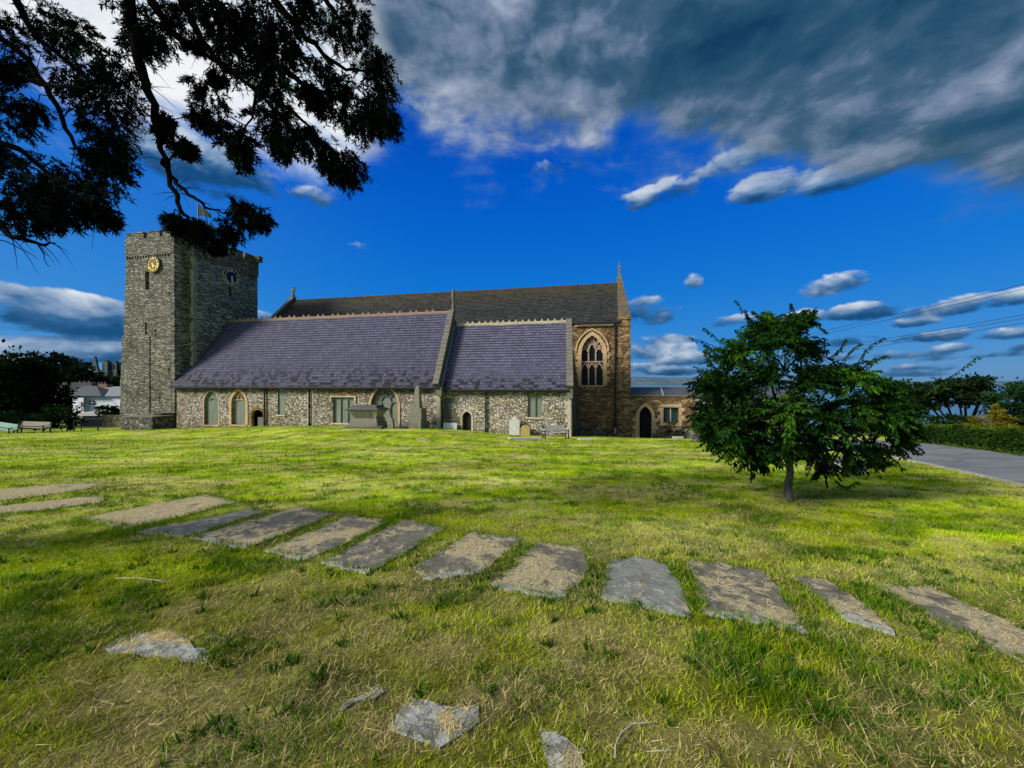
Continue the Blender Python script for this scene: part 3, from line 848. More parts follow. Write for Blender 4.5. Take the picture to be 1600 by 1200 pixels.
m.quad((sL1, tf, z_cr - .3), (sT, tf + 1.1, z_cr - .3), (sT, TB, z_cr - .3), (sL1, TB, z_cr - .3))
m.build('body_wall', 'tower_stone', tower)
def t_on_east(x):
    """depth along the east face for an image column"""
    lo, hi = 0.9, 9.5
    for _ in range(40):
        mid = (lo + hi) / 2
        w = W(sT, mid, 0)
        if 800 + F * w[0] / w[1] < x: lo = mid
        else: hi = mid
    return lo
def z_on_east(y, t): return EYE + (600 - y) / F * W(sT, t, 0)[1]
ta, tb_ = t_on_east(357.8), t_on_east(362.8); tc = t_on_east(360)
esl = rect(ta, tb_, z_on_east(463, tc), z_on_east(447, tc))
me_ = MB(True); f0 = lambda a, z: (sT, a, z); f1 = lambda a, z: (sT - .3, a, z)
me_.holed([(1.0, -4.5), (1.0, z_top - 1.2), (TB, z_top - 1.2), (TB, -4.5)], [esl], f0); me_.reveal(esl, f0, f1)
east = me_.build('east_wall', 'tower_stone_skylit', tower)
MB(True).add([f1(a, z) for (a, z) in esl], [(0, 1, 2, 3)]).build('slit_opening', 'void_black', tower)
# buttress strip low on the left and its string course
sB = S(232, tf - .14)
MB(True).hexa([(sL0 - .05, tf - .06, -4.5), (sB, tf - .06, -4.5), (sB, tf, -4.5), (sL0 - .05, tf, -4.5), (S(190.5, tf - .06), tf - .06, tz(526)), (sB, tf - .06, tz(526)), (sB, tf, tz(524.5)), (S(190.5, tf), tf, tz(524.5))]).build('buttress', 'tower_stone', tower)
# ragged stone toothing in the angle
m = MB(True); rr = random.Random(8)
z = Z_E + 1.5
while z < z_str - .4:
    h = rr.uniform(.12, .34)
    if rr.random() < .75:
        a = rr.uniform(0, .55) * (sT - sTF); b = a + rr.uniform(.15, .5)
        MB(True).box(sTF + a, min(sTF + b, sT - .02), 1.0 - rr.uniform(.06, .28), 1.05, z, z + h).build('toothing_stone', 'tower_stone', tower)
    z += h + rr.uniform(.02, .3)
m = MB(True); z = Z_E + 1.5; k = 0
while z < z_top - 1.6:
    h = rr.uniform(.22, .4); m.box(sT - (.42 if k % 2 else .26), sT + .02, .985, 1.0 + (.3 if k % 2 else .5), z, z + h - .02); z += h; k += 1
m.build('corner_quoin', 'tower_quoin', tower)
# parapet: solid band, corbels and merlons
m = MB(True); pj = .07; th = .45
def band(z0, z1):
    m.box(sL1 - pj, sTF + .05, tf - pj, tf + th, z0, z1)
    m.box(sTF - th, sTF + .05, tf + th, 1.0 - pj, z0, z1)
    m.box(sTF - th, sT + pj, 1.0 - pj, 1.0 + th, z0, z1)
    m.box(sT - th, sT + pj, 1.0 + th, TB + pj, z0, z1)
    m.box(sL1 - pj, sT - th, TB - th, TB + pj, z0, z1)
    m.box(sL1 - pj, sL1 + th, tf + th, TB - th, z0, z1)
band(z_str, z_cr)
par = m.build('parapet', 'tower_stone', church)
m = MB(True)
def merl_s(a, b, t0, t1): 
    m = MB(True); m.box(a, b, t0, t1, z_cr - .01, z_top); m.box(a - .03, b + .03, t0 - .04, t1 + .04, z_top, z_top + .09); m.build('merlon', 'tower_stone', par)
e = [S(x, tf - pj) for x in (197.5, 224, 229.5, 249.5, 254, 277)]
for a, b in zip(e[0::2], e[1::2]): merl_s(max(a, sL1 - pj), b, tf - pj, tf + th)
merl_s(sTF + .5, sT + pj, 1.0 - pj, 1.0 + th)
te = [t_on_east(x) for x in (381.5, 360.5, 354.5)]
edges = [(TB + pj, te[0] + .08), (te[0] - .22, te[1]), (te[2] - .05, te[2] - 1.75), (te[2] - 2.1, te[2] - 3.6)]
for b, a in edges: merl_s(sT - th, sT + pj, max(a, 1.5), b)
for k in range(4):
    a = sL1 - pj + k * 1.95; merl_s(a, a + 1.6, TB - th, TB + pj)
    a = tf + .5 + k * 2.05; merl_s(sL1 - pj, sL1 + th, a, a + 1.7)
a = sL1
while a < S(262, tf): MB(True).box(a, a + .14, tf - pj - .02, tf, z_str - .2, z_str - .005).build('corbel', 'tower_stone', par); a += .34
a = 1.2
while a < TB: MB(True).box(sT, sT + pj + .02, a, a + .14, z_str - .2, z_str - .005).build('corbel', 'tower_stone', par); a += .34

# clocks: dial disc, rim, numerals, hands
def clock(cx3, ux, uz, out, r, dial, ink, rim, hands, ry=1.0):
    """cx3 centre (church), ux right vector, out outward vector"""
    cx3, ux, out = Vector(cx3), Vector(ux), Vector(out); uz = Vector((0, 0, 1))
    def P(x, y, d): return cx3 + ux * x + uz * y + out * d
    n = 32; m = MB(True)
    ring = [(r * math.cos(2 * PI * k / n), r * math.sin(2 * PI * k / n)) for k in range(n)]
    m.extrude(ring, lambda x, y: P(x, y, .14), lambda x, y: P(x, y, -.02))
    face = m.build('clock_face', dial, church)
    m = MB(True)
    for k in range(n):
        a0, a1 = 2 * PI * k / n, 2 * PI * (k + 1) / n
        q = [(r * kk * math.cos(a), r * kk * math.sin(a)) for kk, a in ((.985, a0), (1.05, a0), (1.05, a1), (.985, a1))]
        m.hexa([P(x, y, .10) for x, y in q] + [P(x, y, .19) for x, y in q])
    m.build('rim', rim, face)
    m = MB(True)
    num = ['XII', 'I', 'II', 'III', 'IIII', 'V', 'VI', 'VII', 'VIII', 'IX', 'X', 'XI']
    for i, s_ in enumerate(num):
        a = -2 * PI * i / 12 + PI / 2
        er, et = Vector((math.cos(a), math.sin(a))), Vector((math.sin(a), -math.cos(a)))
        w_ = {'I': .055, 'V': .11, 'X': .12}; tot = sum(w_[ch] for ch in s_) + .02 * (len(s_) - 1); x = -tot / 2
        sc = r / .8 * min(1.0, .30 / tot)
        def bar(x0, x1, xa, xb, lw=.036):
            q = []
            for (xx, rad) in ((x0 - lw / 2, .62), (x0 + lw / 2, .62), (x1 + lw / 2, .90), (x1 - lw / 2, .90)):
                v = er * (r * rad) + et * (xx * sc); q.append((v.x, v.y))
            m.hexa([P(a_, b_, .141) for a_, b_ in q] + [P(a_, b_, .165) for a_, b_ in q])
        for ch in s_:
            w0 = w_[ch]
            if ch == 'I': bar(x + w0 / 2, x + w0 / 2, 0, 0)
            elif ch == 'V': bar(x + w0 / 2, x + .015, 0, 0); bar(x + w0 / 2 + .012, x + w0 - .015, 0, 0, .024)
            else: bar(x + .015, x + w0 - .015, 0, 0); bar(x + w0 - .015, x + .015, 0, 0, .024)
            x += w0 + .02
    m.build('numerals', ink, face)
    for (ang, L, w_) in hands:
        a = PI / 2 - R(ang); er, et = Vector((math.cos(a), math.sin(a))), Vector((math.sin(a), -math.cos(a)))
        q = []
        for (l, ww) in ((-.12, w_), (L * .8, w_ * .8), (L, .01), (L * .8, -w_ * .8), (-.12, -w_)):
            v = er * l * r + et * ww * r; q.append((v.x, v.y))
        d0 = .17 if L > .6 else .20
        MB(True).extrude(q, lambda x, y: P(x, y, d0), lambda x, y: P(x, y, d0 + .025)).build('clock_hand', ink, face)
clock((S(242, tf), tf, tz(413.5, 242)), (1, 0, 0), None, (0, -1, 0), .76, 'dial_grey', 'gold_leaf', 'iron_black', [(128, .86, .05), (162, .55, .08)])
clock((sT, tc, z_on_east(433.5, tc)), (0, 1, 0), None, (1, 0, 0), .98, 'dial_black', 'paint_white', 'dressed_pale', [(165, .86, .05), (178, .58, .08)])
# iron tie strips down the tower front
MB(True).box(S(232.1, tf) , S(232.6, tf), tf - .05, tf - .01, -3.8, tz(526)).build('lightning_strip', 'iron_black', tower)

# flag on the tower
fl = thing('flagpole', 'thin pole with a drooping dark flag on top of the church tower', 'flagpole', tuple(W(S(300, 5), 5.0, z_cr)))
w0 = Vector(W(S(311, 5), 5.0, 0)); sx = S(309.5, 5.0)
zt_ = ZP(310, 318, 5.0)
MB(True).tube([(sx, 5.0, z_cr - .4), (sx, 5.0, zt_)], .05, 6).build('pole', 'iron_black', fl)
m = MB(True)
vs = []; fs = []
for i in range(9):
    for j in range(5):
        a, b = i / 8, j / 4
        vs.append((sx + .05 + a * 1.65, 5.0 + .12 * math.sin(a * 7) * a, zt_ - .1 - b * (1.3 - a * .9) - a * 1.0 - a * a * .25))
for i in range(8):
    for j in range(4): fs.append((i * 5 + j, i * 5 + j + 1, (i + 1) * 5 + j + 1, (i + 1) * 5 + j))
m.add(vs, fs); m.build('flag', 'flag_cloth', fl)
# ------------------------------------------------------------------ lawn, slabs
def pip(px, py, poly):
    """points inside a polygon (numpy)"""
    inside = np.zeros(px.shape, dtype=bool); n = len(poly); j = n - 1
    for i in range(n):
        xi, yi = poly[i]; xj, yj = poly[j]
        c = ((yi > py) != (yj > py)) & (px < (xj - xi) * (py - yi) / (yj - yi + 1e-12) + xi)
        inside ^= c; j = i
    return inside

FX0, FX1, FY0, FY1, FD = -9.0, 11.0, .8, 9.0, .025
def _raster(polys, blur, it):
    gx, gy = np.meshgrid(np.arange(FX0, FX1, FD), np.arange(FY0, FY1, FD)); m = np.zeros(gx.shape)
    for poly in polys:
        xs = [p[0] for p in poly]; ys = [p[1] for p in poly]
        k = (gx > min(xs)) & (gx < max(xs)) & (gy > min(ys)) & (gy < max(ys))
        if k.any(): m[k] = np.maximum(m[k], pip(gx[k], gy[k], poly))
    b = m.copy()
    for _ in range(it):
        for ax in (0, 1):
            c = np.cumsum(np.insert(np.pad(b, [(blur, blur) if a == ax else (0, 0) for a in (0, 1)], mode='edge'), 0, 0, axis=ax), axis=ax)
            n_ = b.shape[ax]; w_ = 2 * blur + 1
            b = (np.take(c, np.arange(w_, w_ + n_), axis=ax) - np.take(c, np.arange(0, n_), axis=ax)) / w_
    return m, b
FIELD = {}
def field(name, X, Y):
    f = FIELD.get(name)
    if f is None: return np.zeros(np.shape(X))
    i = np.clip(((X - FX0) / FD).astype(int), 0, f.shape[1] - 1); j = np.clip(((Y - FY0) / FD).astype(int), 0, f.shape[0] - 1)
    ins = (X > FX0) & (X < FX1) & (Y > FY0) & (Y < FY1)
    return np.where(ins, f[j, i], 0)
def straw_amount(X, Y):
    """0 lush green .. 1 dry straw, the patchwork of the mown lawn"""
    d = np.hypot(X, Y)
    n1 = fbm(X * .55 + 3, Y * .8, 21, 4); n2 = fbm(X * 2.3, Y * 3.4, 22, 4)
    s = .62 * n1 + .38 * n2
    nearm = smooth(7.0, 2.2, d)
    v = smooth(.44, .66, s + .10 * nearm - .035 * smooth(8, 22, d))
    cl = smooth(.52, .66, fbm(X * 6.5, Y * 9.0, 61, 3) * .75 + .25 * n2) * smooth(4.5, 8.5, d)
    return np.clip((v * .75 + cl * .75) * (1 - .9 * np.clip(field('edge', X, Y) * 2.2, 0, 1)) + 1.1 * field('hay', X, Y) * (.5 + fbm(X * 9, Y * 9, 5, 3)), 0, 1)
def lush_amount(X, Y):
    return np.clip(smooth(.50, .64, fbm(X * 2.2 + 9, Y * 2.9, 41, 4)) * (1 - np.clip(1.5 * field('hay', X, Y), 0, 1)) + np.clip(field('edge', X, Y) * 2.6, 0, 1) * (.4 + .9 * fbm(X * 5, Y * 5, 14, 2)), 0, 1)
C_GREEN = np.array([.325, .44, .002]); C_LUSH = np.array([.085, .21, .003]); C_DULL = np.array([.37, .44, .010])
C_STRAW = np.array([.82, .68, .32]); C_BROWN = np.array([.16, .105, .045])
def lawn_colour(X, Y):
    d = np.hypot(X, Y)
    s = straw_amount(X, Y)[:, None]; l = lush_amount(X, Y)[:, None]
    near = smooth(7.5, 2.5, d)[:, None]
    c = C_GREEN * (1 - near) + C_DULL * near
    c = c * (1 - .75 * l) + C_LUSH * .75 * l
    st = C_STRAW * (1 - .15 * near) * np.array([1, 1, 1]) * (1 - .35 * (1 - near)) + np.array([.03, .06, -.03]) * (1 - near)
    c = c * (1 - .8 * s) + st * .8 * s
    v = (.45 + 1.1 * fbm(X * .5, Y * 1.1, 77, 4))[:, None] * (.6 + .8 * fbm(X * 4.5, Y * 6.5, 78, 3))[:, None]
    return c * v

def offset_pts(pxs): return [at(*p) for p in pxs]
SLABS = [
    ('ledger', [(-60, 772), (-60, 789), (60, 776), (130, 766), (163, 757), (150, 754), (60, 760)], .95, 'flat gravestone buried in straw at the far left edge, upper of the pair'),
    ('ledger', [(-60, 801), (-60, 806), (60, 800), (160, 785), (163, 777), (120, 779), (30, 789)], .9, 'thin strip of flat gravestone at the far left edge, lower of the pair'),
    ('ledger', [(120, 812), (197, 827), (290, 807), (368, 786), (345, 779), (318, 775)], .97, 'flat gravestone wholly covered in dry straw, first of the long row'),
    ('ledger', [(212, 832), (284, 841), (350, 822), (416, 800), (386, 797)], .12, 'narrow smooth grey flat gravestone, second of the long row'),
    ('ledger', [(296, 842), (381, 859), (455, 832), (525, 803), (465, 793)], .45, 'dark flat gravestone with straw across its middle, third of the long row'),
    ('ledger', [(410, 863), (478, 877), (545, 848), (606, 815), (546, 806)], .62, 'straw strewn flat gravestone with dark streaks, fourth of the long row'),
    ('ledger', [(499, 880), (577, 898), (640, 862), (697, 826), (632, 812)], .18, 'dark grey mossy flat gravestone with pale front edge, fifth of the long row'),
    ('ledger', [(645, 888), (664, 908), (752, 896), (818, 843), (742, 832)], .5, 'dark flat gravestone with white lichen along its near edge and straw islands'),
    ('ledger', [(762, 918), (850, 936), (885, 934), (908, 912), (923, 878), (902, 856), (840, 850)], .62, 'flat gravestone with a rounded shape, mostly brown straw round dark patches'),
    ('ledger', [(938, 936), (1010, 950), (1080, 969), (1072, 935), (1058, 905), (1032, 880), (990, 872), (954, 876), (944, 900)], .10, 'pale blue grey flat gravestone with a rounded head'),
    ('ledger', [(1102, 962), (1262, 991), (1232, 945), (1205, 905), (1185, 890), (1130, 882), (1076, 878)], .38, 'large dark flat gravestone right of the blue grey rounded one'),
    ('ledger', [(1240, 904), (1330, 972), (1402, 996), (1350, 945), (1290, 908)], .55, 'narrow straw edged flat gravestone between the large dark one and the right edge'),
    ('ledger', [(1368, 913), (1470, 975), (1560, 1020), (1680, 1068), (1720, 1060), (1600, 985), (1450, 918)], .68, 'long straw covered flat gravestone running out of the right edge'),
]
STONES = [
    ([(158, 1017), (190, 996), (225, 988), (262, 986), (290, 1000), (328, 1030), (318, 1042), (262, 1026), (210, 1024)], .32, 'rounded grey stone half sunk in the grass at lower left'),
    ([(608, 1146), (622, 1116), (640, 1090), (668, 1099), (705, 1106), (746, 1104), (744, 1126), (728, 1144), (690, 1164), (640, 1160)], .22, 'grey stone with white lichen spots in the bottom foreground'),
    ([(518, 1116), (540, 1101), (575, 1084), (592, 1074), (602, 1080), (588, 1091), (556, 1100), (530, 1114)], .25, 'thin pale sliver of stone left of the lichen spotted stone'),
    ([(846, 1150), (868, 1148), (892, 1156), (908, 1180), (918, 1215), (866, 1215), (860, 1180)], .35, 'small dark grey stone cut by the bottom edge of the photo'),
]
SLAB_POLYS = []
def stone_col_fn(pale):
    def fn():
        p = worldpos(); q = objco()
        c, f = attr('Col'); r, gg, bb = sep(c)
        dark = ramp(noise(p, 7, 6, .7), [(.3, (.07, .066, .050)), (.5, (.14, .132, .102)), (.72, (.26, .245, .20))])
        li = sstep(.62, .68, noise(p, 11, 4, .6) + gg * .28 + bb * .05)
        col = mixc(li * .8, dark, (.42, .43, .40))
        blue = ramp(noise(p, 6, 6, .7), [(.3, (.17, .185, .18)), (.7, (.40, .42, .41))])
        col = mixc(bb, col, blue)
        stc = ramp(noise(vscale(p, (1, 1, 1)), 38, 4, .75), [(.28, (.11, .085, .05)), (.5, (.37, .33, .235)), (.75, (.57, .52, .39))])
        col = mixc(sstep(.44, .60, r + (noise(p, 34, 5, .75) - .5) * 1.1), col, stc)
        return col, noise(p, 30, 5, .7) + r * .8 + li * .3, .012
    return fn
material('ledger_stone', stone_col_fn(0), rough=.9)

def smooth_outline(pts, step, jit, seed):
    rr = np.random.default_rng(seed); out = []
    n = len(pts)
    for i in range(n):
        a, b = pts[i], pts[(i + 1) % n]
        L = math.hypot(b[0] - a[0], b[1] - a[1]); k = max(1, int(L / step))
        for j in range(k):
            f = j / k
            out.append((a[0] + (b[0] - a[0]) * f + rr.normal(0, jit), a[1] + (b[1] - a[1]) * f + rr.normal(0, jit)))
    return out
def plate(name, label, cat, pxs, straw, h, seed, grid=.045, jit=.014, group=None, dome=0.0, blue=0.0):
    pts = [(p.x, p.y) for p in offset_pts(pxs)]
    out = smooth_outline(pts, .07, jit, seed)
    mx_, my_ = np.mean([p[0] for p in out]), np.mean([p[1] for p in out]); kx, ky = (.90, .90) if name == 'flat_gravestone' else (.80, .80); SLAB_POLYS.append([(mx_ + (p[0] - mx_) * kx, my_ + (p[1] - my_) * ky) for p in out])
    xs = [p[0] for p in out]; ys = [p[1] for p in out]
    gx, gy = np.meshgrid(np.arange(min(xs), max(xs), grid), np.arange(min(ys), max(ys), grid))
    gx = gx.ravel(); gy = gy.ravel()
    # keep the interior points a little off the outline
    cx, cy = np.mean(xs), np.mean(ys)
    inn = [(cx + (x - cx) * .95, cy + (y - cy) * .95) for x, y in out]
    k = pip(gx, gy, inn); gx = gx[k]; gy = gy[k]
    n = len(out)
    allp = [Vector(p) for p in out] + [Vector(p) for p in zip(gx, gy)]
    res = delaunay_2d_cdt(allp, [(i, (i + 1) % n) for i in range(n)], [], 1, 1e-5)
    V2, _, F2 = res[0], res[1], res[2]
    P = np.array([(v.x, v.y) for v in V2])
    # one plane through the ground below, so that the slab is a slab
    A = np.c_[P, np.ones(len(P))]; zg = G(P[:, 0], P[:, 1])
    co, *_ = np.linalg.lstsq(A, zg, rcond=None)
    z = .25 * (A @ co) + .75 * zg + h
    if dome:
        dd = np.hypot((P[:, 0] - cx) / (max(xs) - cx), (P[:, 1] - cy) / (max(ys) - cy)); z = z + dome * np.clip(1 - dd, -.5, 1) 
    z = z + .006 * (fbm(P[:, 0] * 9, P[:, 1] * 9, seed, 3) - .5)
    nz = fbm(P[:, 0] * 2.1 + seed * 3.7, P[:, 1] * 2.1, 30 + seed, 4) * .7 + .3 * fbm(P[:, 0] * 9, P[:, 1] * 9, 31 + seed, 3)
    nz = nz + .42 * (fbm(P[:, 0] * 17, P[:, 1] * 17, 57 + seed, 3) - .5); thr = np.quantile(nz, max(0, 1 - straw)) if straw > 0 else 2
    st = np.clip(.5 + (nz - thr) * 3.5, 0, 1) 
    # pale lichen edge towards the viewer
    v = (P[:, 1] - min(ys)) / (max(ys) - min(ys))
    ar = sum(pts[i][0] * pts[(i + 1) % len(pts)][1] - pts[(i + 1) % len(pts)][0] * pts[i][1] for i in range(len(pts)))
    dm = np.full(len(P), 9.0)
    for i in range(len(pts)):
        a_, b_ = np.array(pts[i]), np.array(pts[(i + 1) % len(pts)]); e_ = b_ - a_; L_ = np.hypot(*e_)
        ny = -e_[0] / L_ if ar > 0 else e_[0] / L_
        if ny > -.55: continue
        tt = np.clip(((P - a_) @ e_) / L_ ** 2, 0, 1); dm = np.minimum(dm, np.hypot(*(P - a_ - tt[:, None] * e_).T))
    gch = 1.25 * np.clip(1.25 - dm / (.05 + .09 * fbm(P[:, 0] * 5, P[:, 1] * 5, 7, 2)), 0, 1) if name == 'flat_gravestone' else .55 * np.ones(len(P))
    st = st * (1 - .9 * np.clip(gch, 0, 1)) if name == 'flat_gravestone' and straw < .9 else st
    N = len(P)
    verts = [(x, y, zz) for (x, y), zz in zip(P, z)]
    top = [tuple(f) for f in F2]
    # rim downwards: boundary edges
    cnt = {}
    for f in top:
        for a, b in zip(f, f[1:] + f[:1]): cnt[(a, b)] = cnt.get((a, b), 0) + 1
    faces = list(top); low = {}
    for (a, b) in list(cnt):
        if (b, a) not in cnt:
            for q in (a, b):
                if q not in low:
                    low[q] = len(verts); verts.append((P[q][0] + 0.0, P[q][1], z[q] - .16))
            faces.append((b, a, low[a], low[b]))
    me = bpy.data.meshes.new(name); ox, oy, oz = cx, cy, float(np.mean(z))
    me.from_pydata([(a - ox, b - oy, c - oz) for a, b, c in verts], [], faces); me.update()
    ca = me.color_attributes.new('Col', 'FLOAT_COLOR', 'POINT')
    cc = np.ones((len(verts), 4), dtype=np.float32); cc[:, :3] = (.62, .0, blue * .5)
    cc[:N, 0] = st; cc[:N, 1] = gch
    ca.data.foreach_set('color', cc.ravel())
    o = bpy.data.objects.new(name, me); COL.objects.link(o); o.location = (ox, oy, oz)
    me.materials.append(MATS['ledger_stone'])
    return tag(o, label, cat, group)
for i, (nm, pxs, st, lab) in enumerate(SLABS):
    bl = {3: .35, 9: .95}.get(i, 0.0)
    plate('flat_gravestone', lab, 'gravestone', pxs, st, .014 if st > .9 else .016, 100 + i, group='old gravestones lying flat in a row', blue=bl)
for i, (pxs, st, lab) in enumerate(STONES):
    plate('sunken_stone', lab, 'stone', pxs, st, .008, 140 + i, grid=.025, jit=.012, group='rough stones half buried in the foreground lawn', dome=[.008, .003, .003, .003][i], blue=[.75, .55, .85, .5][i])
SLAB_PX = SLAB_POLYS

m_, b_ = _raster(SLAB_POLYS[:13], 5, 3); FIELD['edge'] = np.clip(b_ * (1 - m_), 0, 1)
m_, b_ = _raster(SLAB_POLYS[13:], 11, 3); FIELD['hay'] = np.clip(b_ * 2.4, 0, 1)
# ------------------------------------------------------------------ ground sheet
def levels(a, b, d0, k):
    out = [a]; d = d0
    while out[-1] < b: out.append(out[-1] + d); d *= k
    return out
yl = [-y for y in levels(.25, 60, .3, 1.25)][::-1] + levels(0.0, 9, .07, 1.006) 
yl += levels(yl[-1] + .15, 60, .16, 1.018); yl += levels(yl[-1] + 1, 9000, 1.2, 1.07)
xl = levels(0.0, 14, .085, 1.012); xl += levels(xl[-1] + .3, 60, .35, 1.03); xl += levels(xl[-1] + 1.5, 9000, 1.6, 1.09)
xl = [-x for x in xl[:0:-1]] + xl
gx, gy = np.meshgrid(np.array(xl), np.array(yl)); nx, ny = len(xl), len(yl)
gz = G(gx.ravel(), gy.ravel())
me = bpy.data.meshes.new('lawn_ground')
me.vertices.add(nx * ny); me.vertices.foreach_set('co', np.c_[gx.ravel(), gy.ravel(), gz].astype(np.float32).ravel())
ii, jj = np.meshgrid(np.arange(nx - 1), np.arange(ny - 1)); q = (jj * nx + ii).ravel()
idx = np.c_[q, q + 1, q + nx + 1, q + nx].astype(np.int32)
me.loops.add(idx.size); me.loops.foreach_set('vertex_index', idx.ravel())
me.polygons.add(len(idx)); me.polygons.foreach_set('loop_start', np.arange(0, idx.size, 4, dtype=np.int32))
me.polygons.foreach_set('use_smooth', np.ones(len(idx), dtype=bool))
ca = me.color_attributes.new('Col', 'FLOAT_COLOR', 'POINT')
lc = lawn_colour(gx.ravel(), gy.ravel())
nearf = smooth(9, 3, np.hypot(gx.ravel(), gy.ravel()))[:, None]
far_g = np.array([.055, .085, .03])
ff = smooth(48, 90, np.hypot(gx.ravel(), gy.ravel()))[:, None]
lc = lc * (1 - ff) + far_g * ff
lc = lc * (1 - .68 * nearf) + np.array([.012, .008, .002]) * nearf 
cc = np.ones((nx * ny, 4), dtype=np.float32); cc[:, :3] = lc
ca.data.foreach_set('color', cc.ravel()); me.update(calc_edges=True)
def ground_fn():
    p = worldpos(); c, f = attr('Col')
    n1 = noise(p, 3.2, 6, .7); n2 = noise(vscale(p, (9, 16, 9)), 1.0, 5, .7); n3 = noise(vscale(p, (1.1, 3.0, 1)), 1.0, 4, .65)
    k = ramp(n2 * .5 + n1 * .25 + n3 * .25, [(.32, (.40, .42, .4)), (.5, (.95, .95, .95)), (.68, (1.5, 1.45, 1.5))])
    return mixc(1.0, c, k, 'MULTIPLY'), n2 + n1, .03
material('lawn_soil', ground_fn, rough=1.0, spec=.1)
me.materials.append(MATS['lawn_soil'])
ground = bpy.data.objects.new('ground', me); COL.objects.link(ground); tag(ground, kind='structure')

# ------------------------------------------------------------------ grass blades
def blade_mat(name, trans=.35, rough=.7):
    m = bpy.data.materials.new(name); m.use_nodes = True; V.nt = m.node_tree
    nt = m.node_tree; nt.nodes.clear()
    c, f = attr('Col')
    d = node('ShaderNodeBsdfDiffuse', Color=c); t = node('ShaderNodeBsdfTranslucent', Color=c)
    mx = nt.nodes.new('ShaderNodeMixShader'); mx.inputs[0].default_value = trans
    nt.links.new(d.outputs[0], mx.inputs[1]); nt.links.new(t.outputs[0], mx.inputs[2])
    o = nt.nodes.new('ShaderNodeOutputMaterial'); nt.links.new(mx.outputs[0], o.inputs[0])
    MATS[name] = m
blade_mat('grass_blade'); blade_mat('leaf', .3); blade_mat('dark_needle', .08); 

ROAD_NEAR_PX = [(1110, 693.5), (1200, 699), (1300, 706), (1395, 716), (1450, 727), (1500, 738), (1550, 749), (1600, 761), (1700, 787)]
ROAD_FAR_PX = [(1104, 678), (1200, 682), (1300, 686), (1400, 689.5), (1450, 693.5), (1500, 699), (1550, 705.5), (1600, 713), (1700, 731)]
RN = [at(*p) for p in ROAD_NEAR_PX]; RF = [at(*p) for p in ROAD_FAR_PX]
road_poly = [(p.x, p.y) for p in RN] + [(p.x, p.y) for p in RF[::-1]]

def mk_blades(X, Y, h, w, lean, colr, zoff=0.0, flat=None):
    n = len(X)
    a = rng.uniform(0, 2 * PI, n); az = rng.uniform(0, 2 * PI, n)
    Z = G(X, Y) + zoff
    dx, dy = np.cos(a) * w / 2, np.sin(a) * w / 2
    ln = lean * h
    tx, ty = np.cos(az) * ln, np.sin(az) * ln
    hh = np.sqrt(np.maximum(h ** 2 - ln ** 2, (h * .04) ** 2))
    v = np.empty((n, 3, 3))
    v[:, 0] = np.c_[X - dx, Y - dy, Z - .004]; v[:, 1] = np.c_[X + dx, Y + dy, Z - .004]; v[:, 2] = np.c_[X + tx, Y + ty, Z + hh]
    c = np.repeat(colr[:, None, :], 3, axis=1)
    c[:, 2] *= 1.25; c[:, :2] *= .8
    return v.reshape(-1, 3), c.reshape(-1, 3)
def scatter(n, y0, y1, umax=1.5, power=1.0):
    """random points in the wedge in front of the church path, even in area"""
    Y = np.sqrt(rng.uniform(y0 ** 2, y1 ** 2, n)); u = rng.uniform(-umax, umax, n)
    return u * Y, Y
VS, CS = [], []
def in_slabs(X, Y):
    m = np.zeros(X.shape, dtype=bool)
    for poly in SLAB_POLYS:
        xs = [p[0] for p in poly]; ys = [p[1] for p in poly]
        k = (X > min(xs)) & (X < max(xs)) & (Y > min(ys)) & (Y < max(ys))
        if k.any(): m[k] |= pip(X[k], Y[k], poly)
    return m
def blades(n, y0, y1, hs, ws, umax=1.5):
    X, Y = scatter(n, y0, y1, umax)
    k = ~in_slabs(X, Y) & ~pip(X, Y, road_poly)
    X, Y = X[k], Y[k]
    k = rng.uniform(0, 1, len(X)) < np.clip(.30 + 1.5 * smooth(.34, .62, fbm(X * 15, Y * 15, 91, 2)), 0, 1)
    X, Y = X[k], Y[k]; n = len(X)
    s = straw_amount(X, Y); l = lush_amount(X, Y)
    near = smooth(7.5, 2.5, np.hypot(X, Y))
    c = lawn_colour(X, Y)
    isst = rng.uniform(0, 1, n) < (.08 + .56 * s * (.45 + .55 * near) + .14 * near)
    stc = C_STRAW * rng.uniform(.45, 1.25, (n, 1)) + rng.normal(0, .015, (n, 3))
    br = rng.uniform(0, 1, n) < .28 + .35 * field('hay', X, Y)
    stc[br] = C_BROWN * rng.uniform(.6, 1.5, (br.sum(), 1))
    gr = (C_GREEN * (1 - near[:, None]) + (C_DULL * .55 + C_GREEN * .45) * near[:, None])
    gr = gr * (1 - .8 * l[:, None]) + C_LUSH * .8 * l[:, None]
    gr = gr * ((.45 + 1.1 * fbm(X * .5, Y * 1.1, 77, 4)) * (.5 + 1.0 * fbm(X * 4.5, Y * 6.5, 78, 3)))[:, None]
    gr = gr * rng.uniform(.5, 1.4, (n, 1)) * (1 + rng.normal(0, .08, (n, 3)))
    c = np.where(isst[:, None], stc, .75 * gr + .25 * c)
    h = hs * rng.uniform(.55, 1.3, n) * (1 + .7 * l) * (1 - .35 * s)
    lean = np.clip(rng.beta(2.2, 1.6, n), 0, .99); lean[isst] = np.clip(rng.uniform(.75, .995, isst.sum()), 0, .995)
    h[isst] *= 1.25
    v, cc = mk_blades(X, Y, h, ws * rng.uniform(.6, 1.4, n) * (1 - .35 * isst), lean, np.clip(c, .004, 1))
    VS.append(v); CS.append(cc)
blades(180000, .7, 3.2, .040, .0058, 1.9)
blades(185000, 3.2, 6.0, .048, .0088, 1.85)
blades(125000, 6.0, 12.0, .060, .015, 1.75)
blades(88000, 12.0, 24.0, .065, .028, 1.65)
blades(26000, 24.0, 36.0, .075, .045, 1.45)
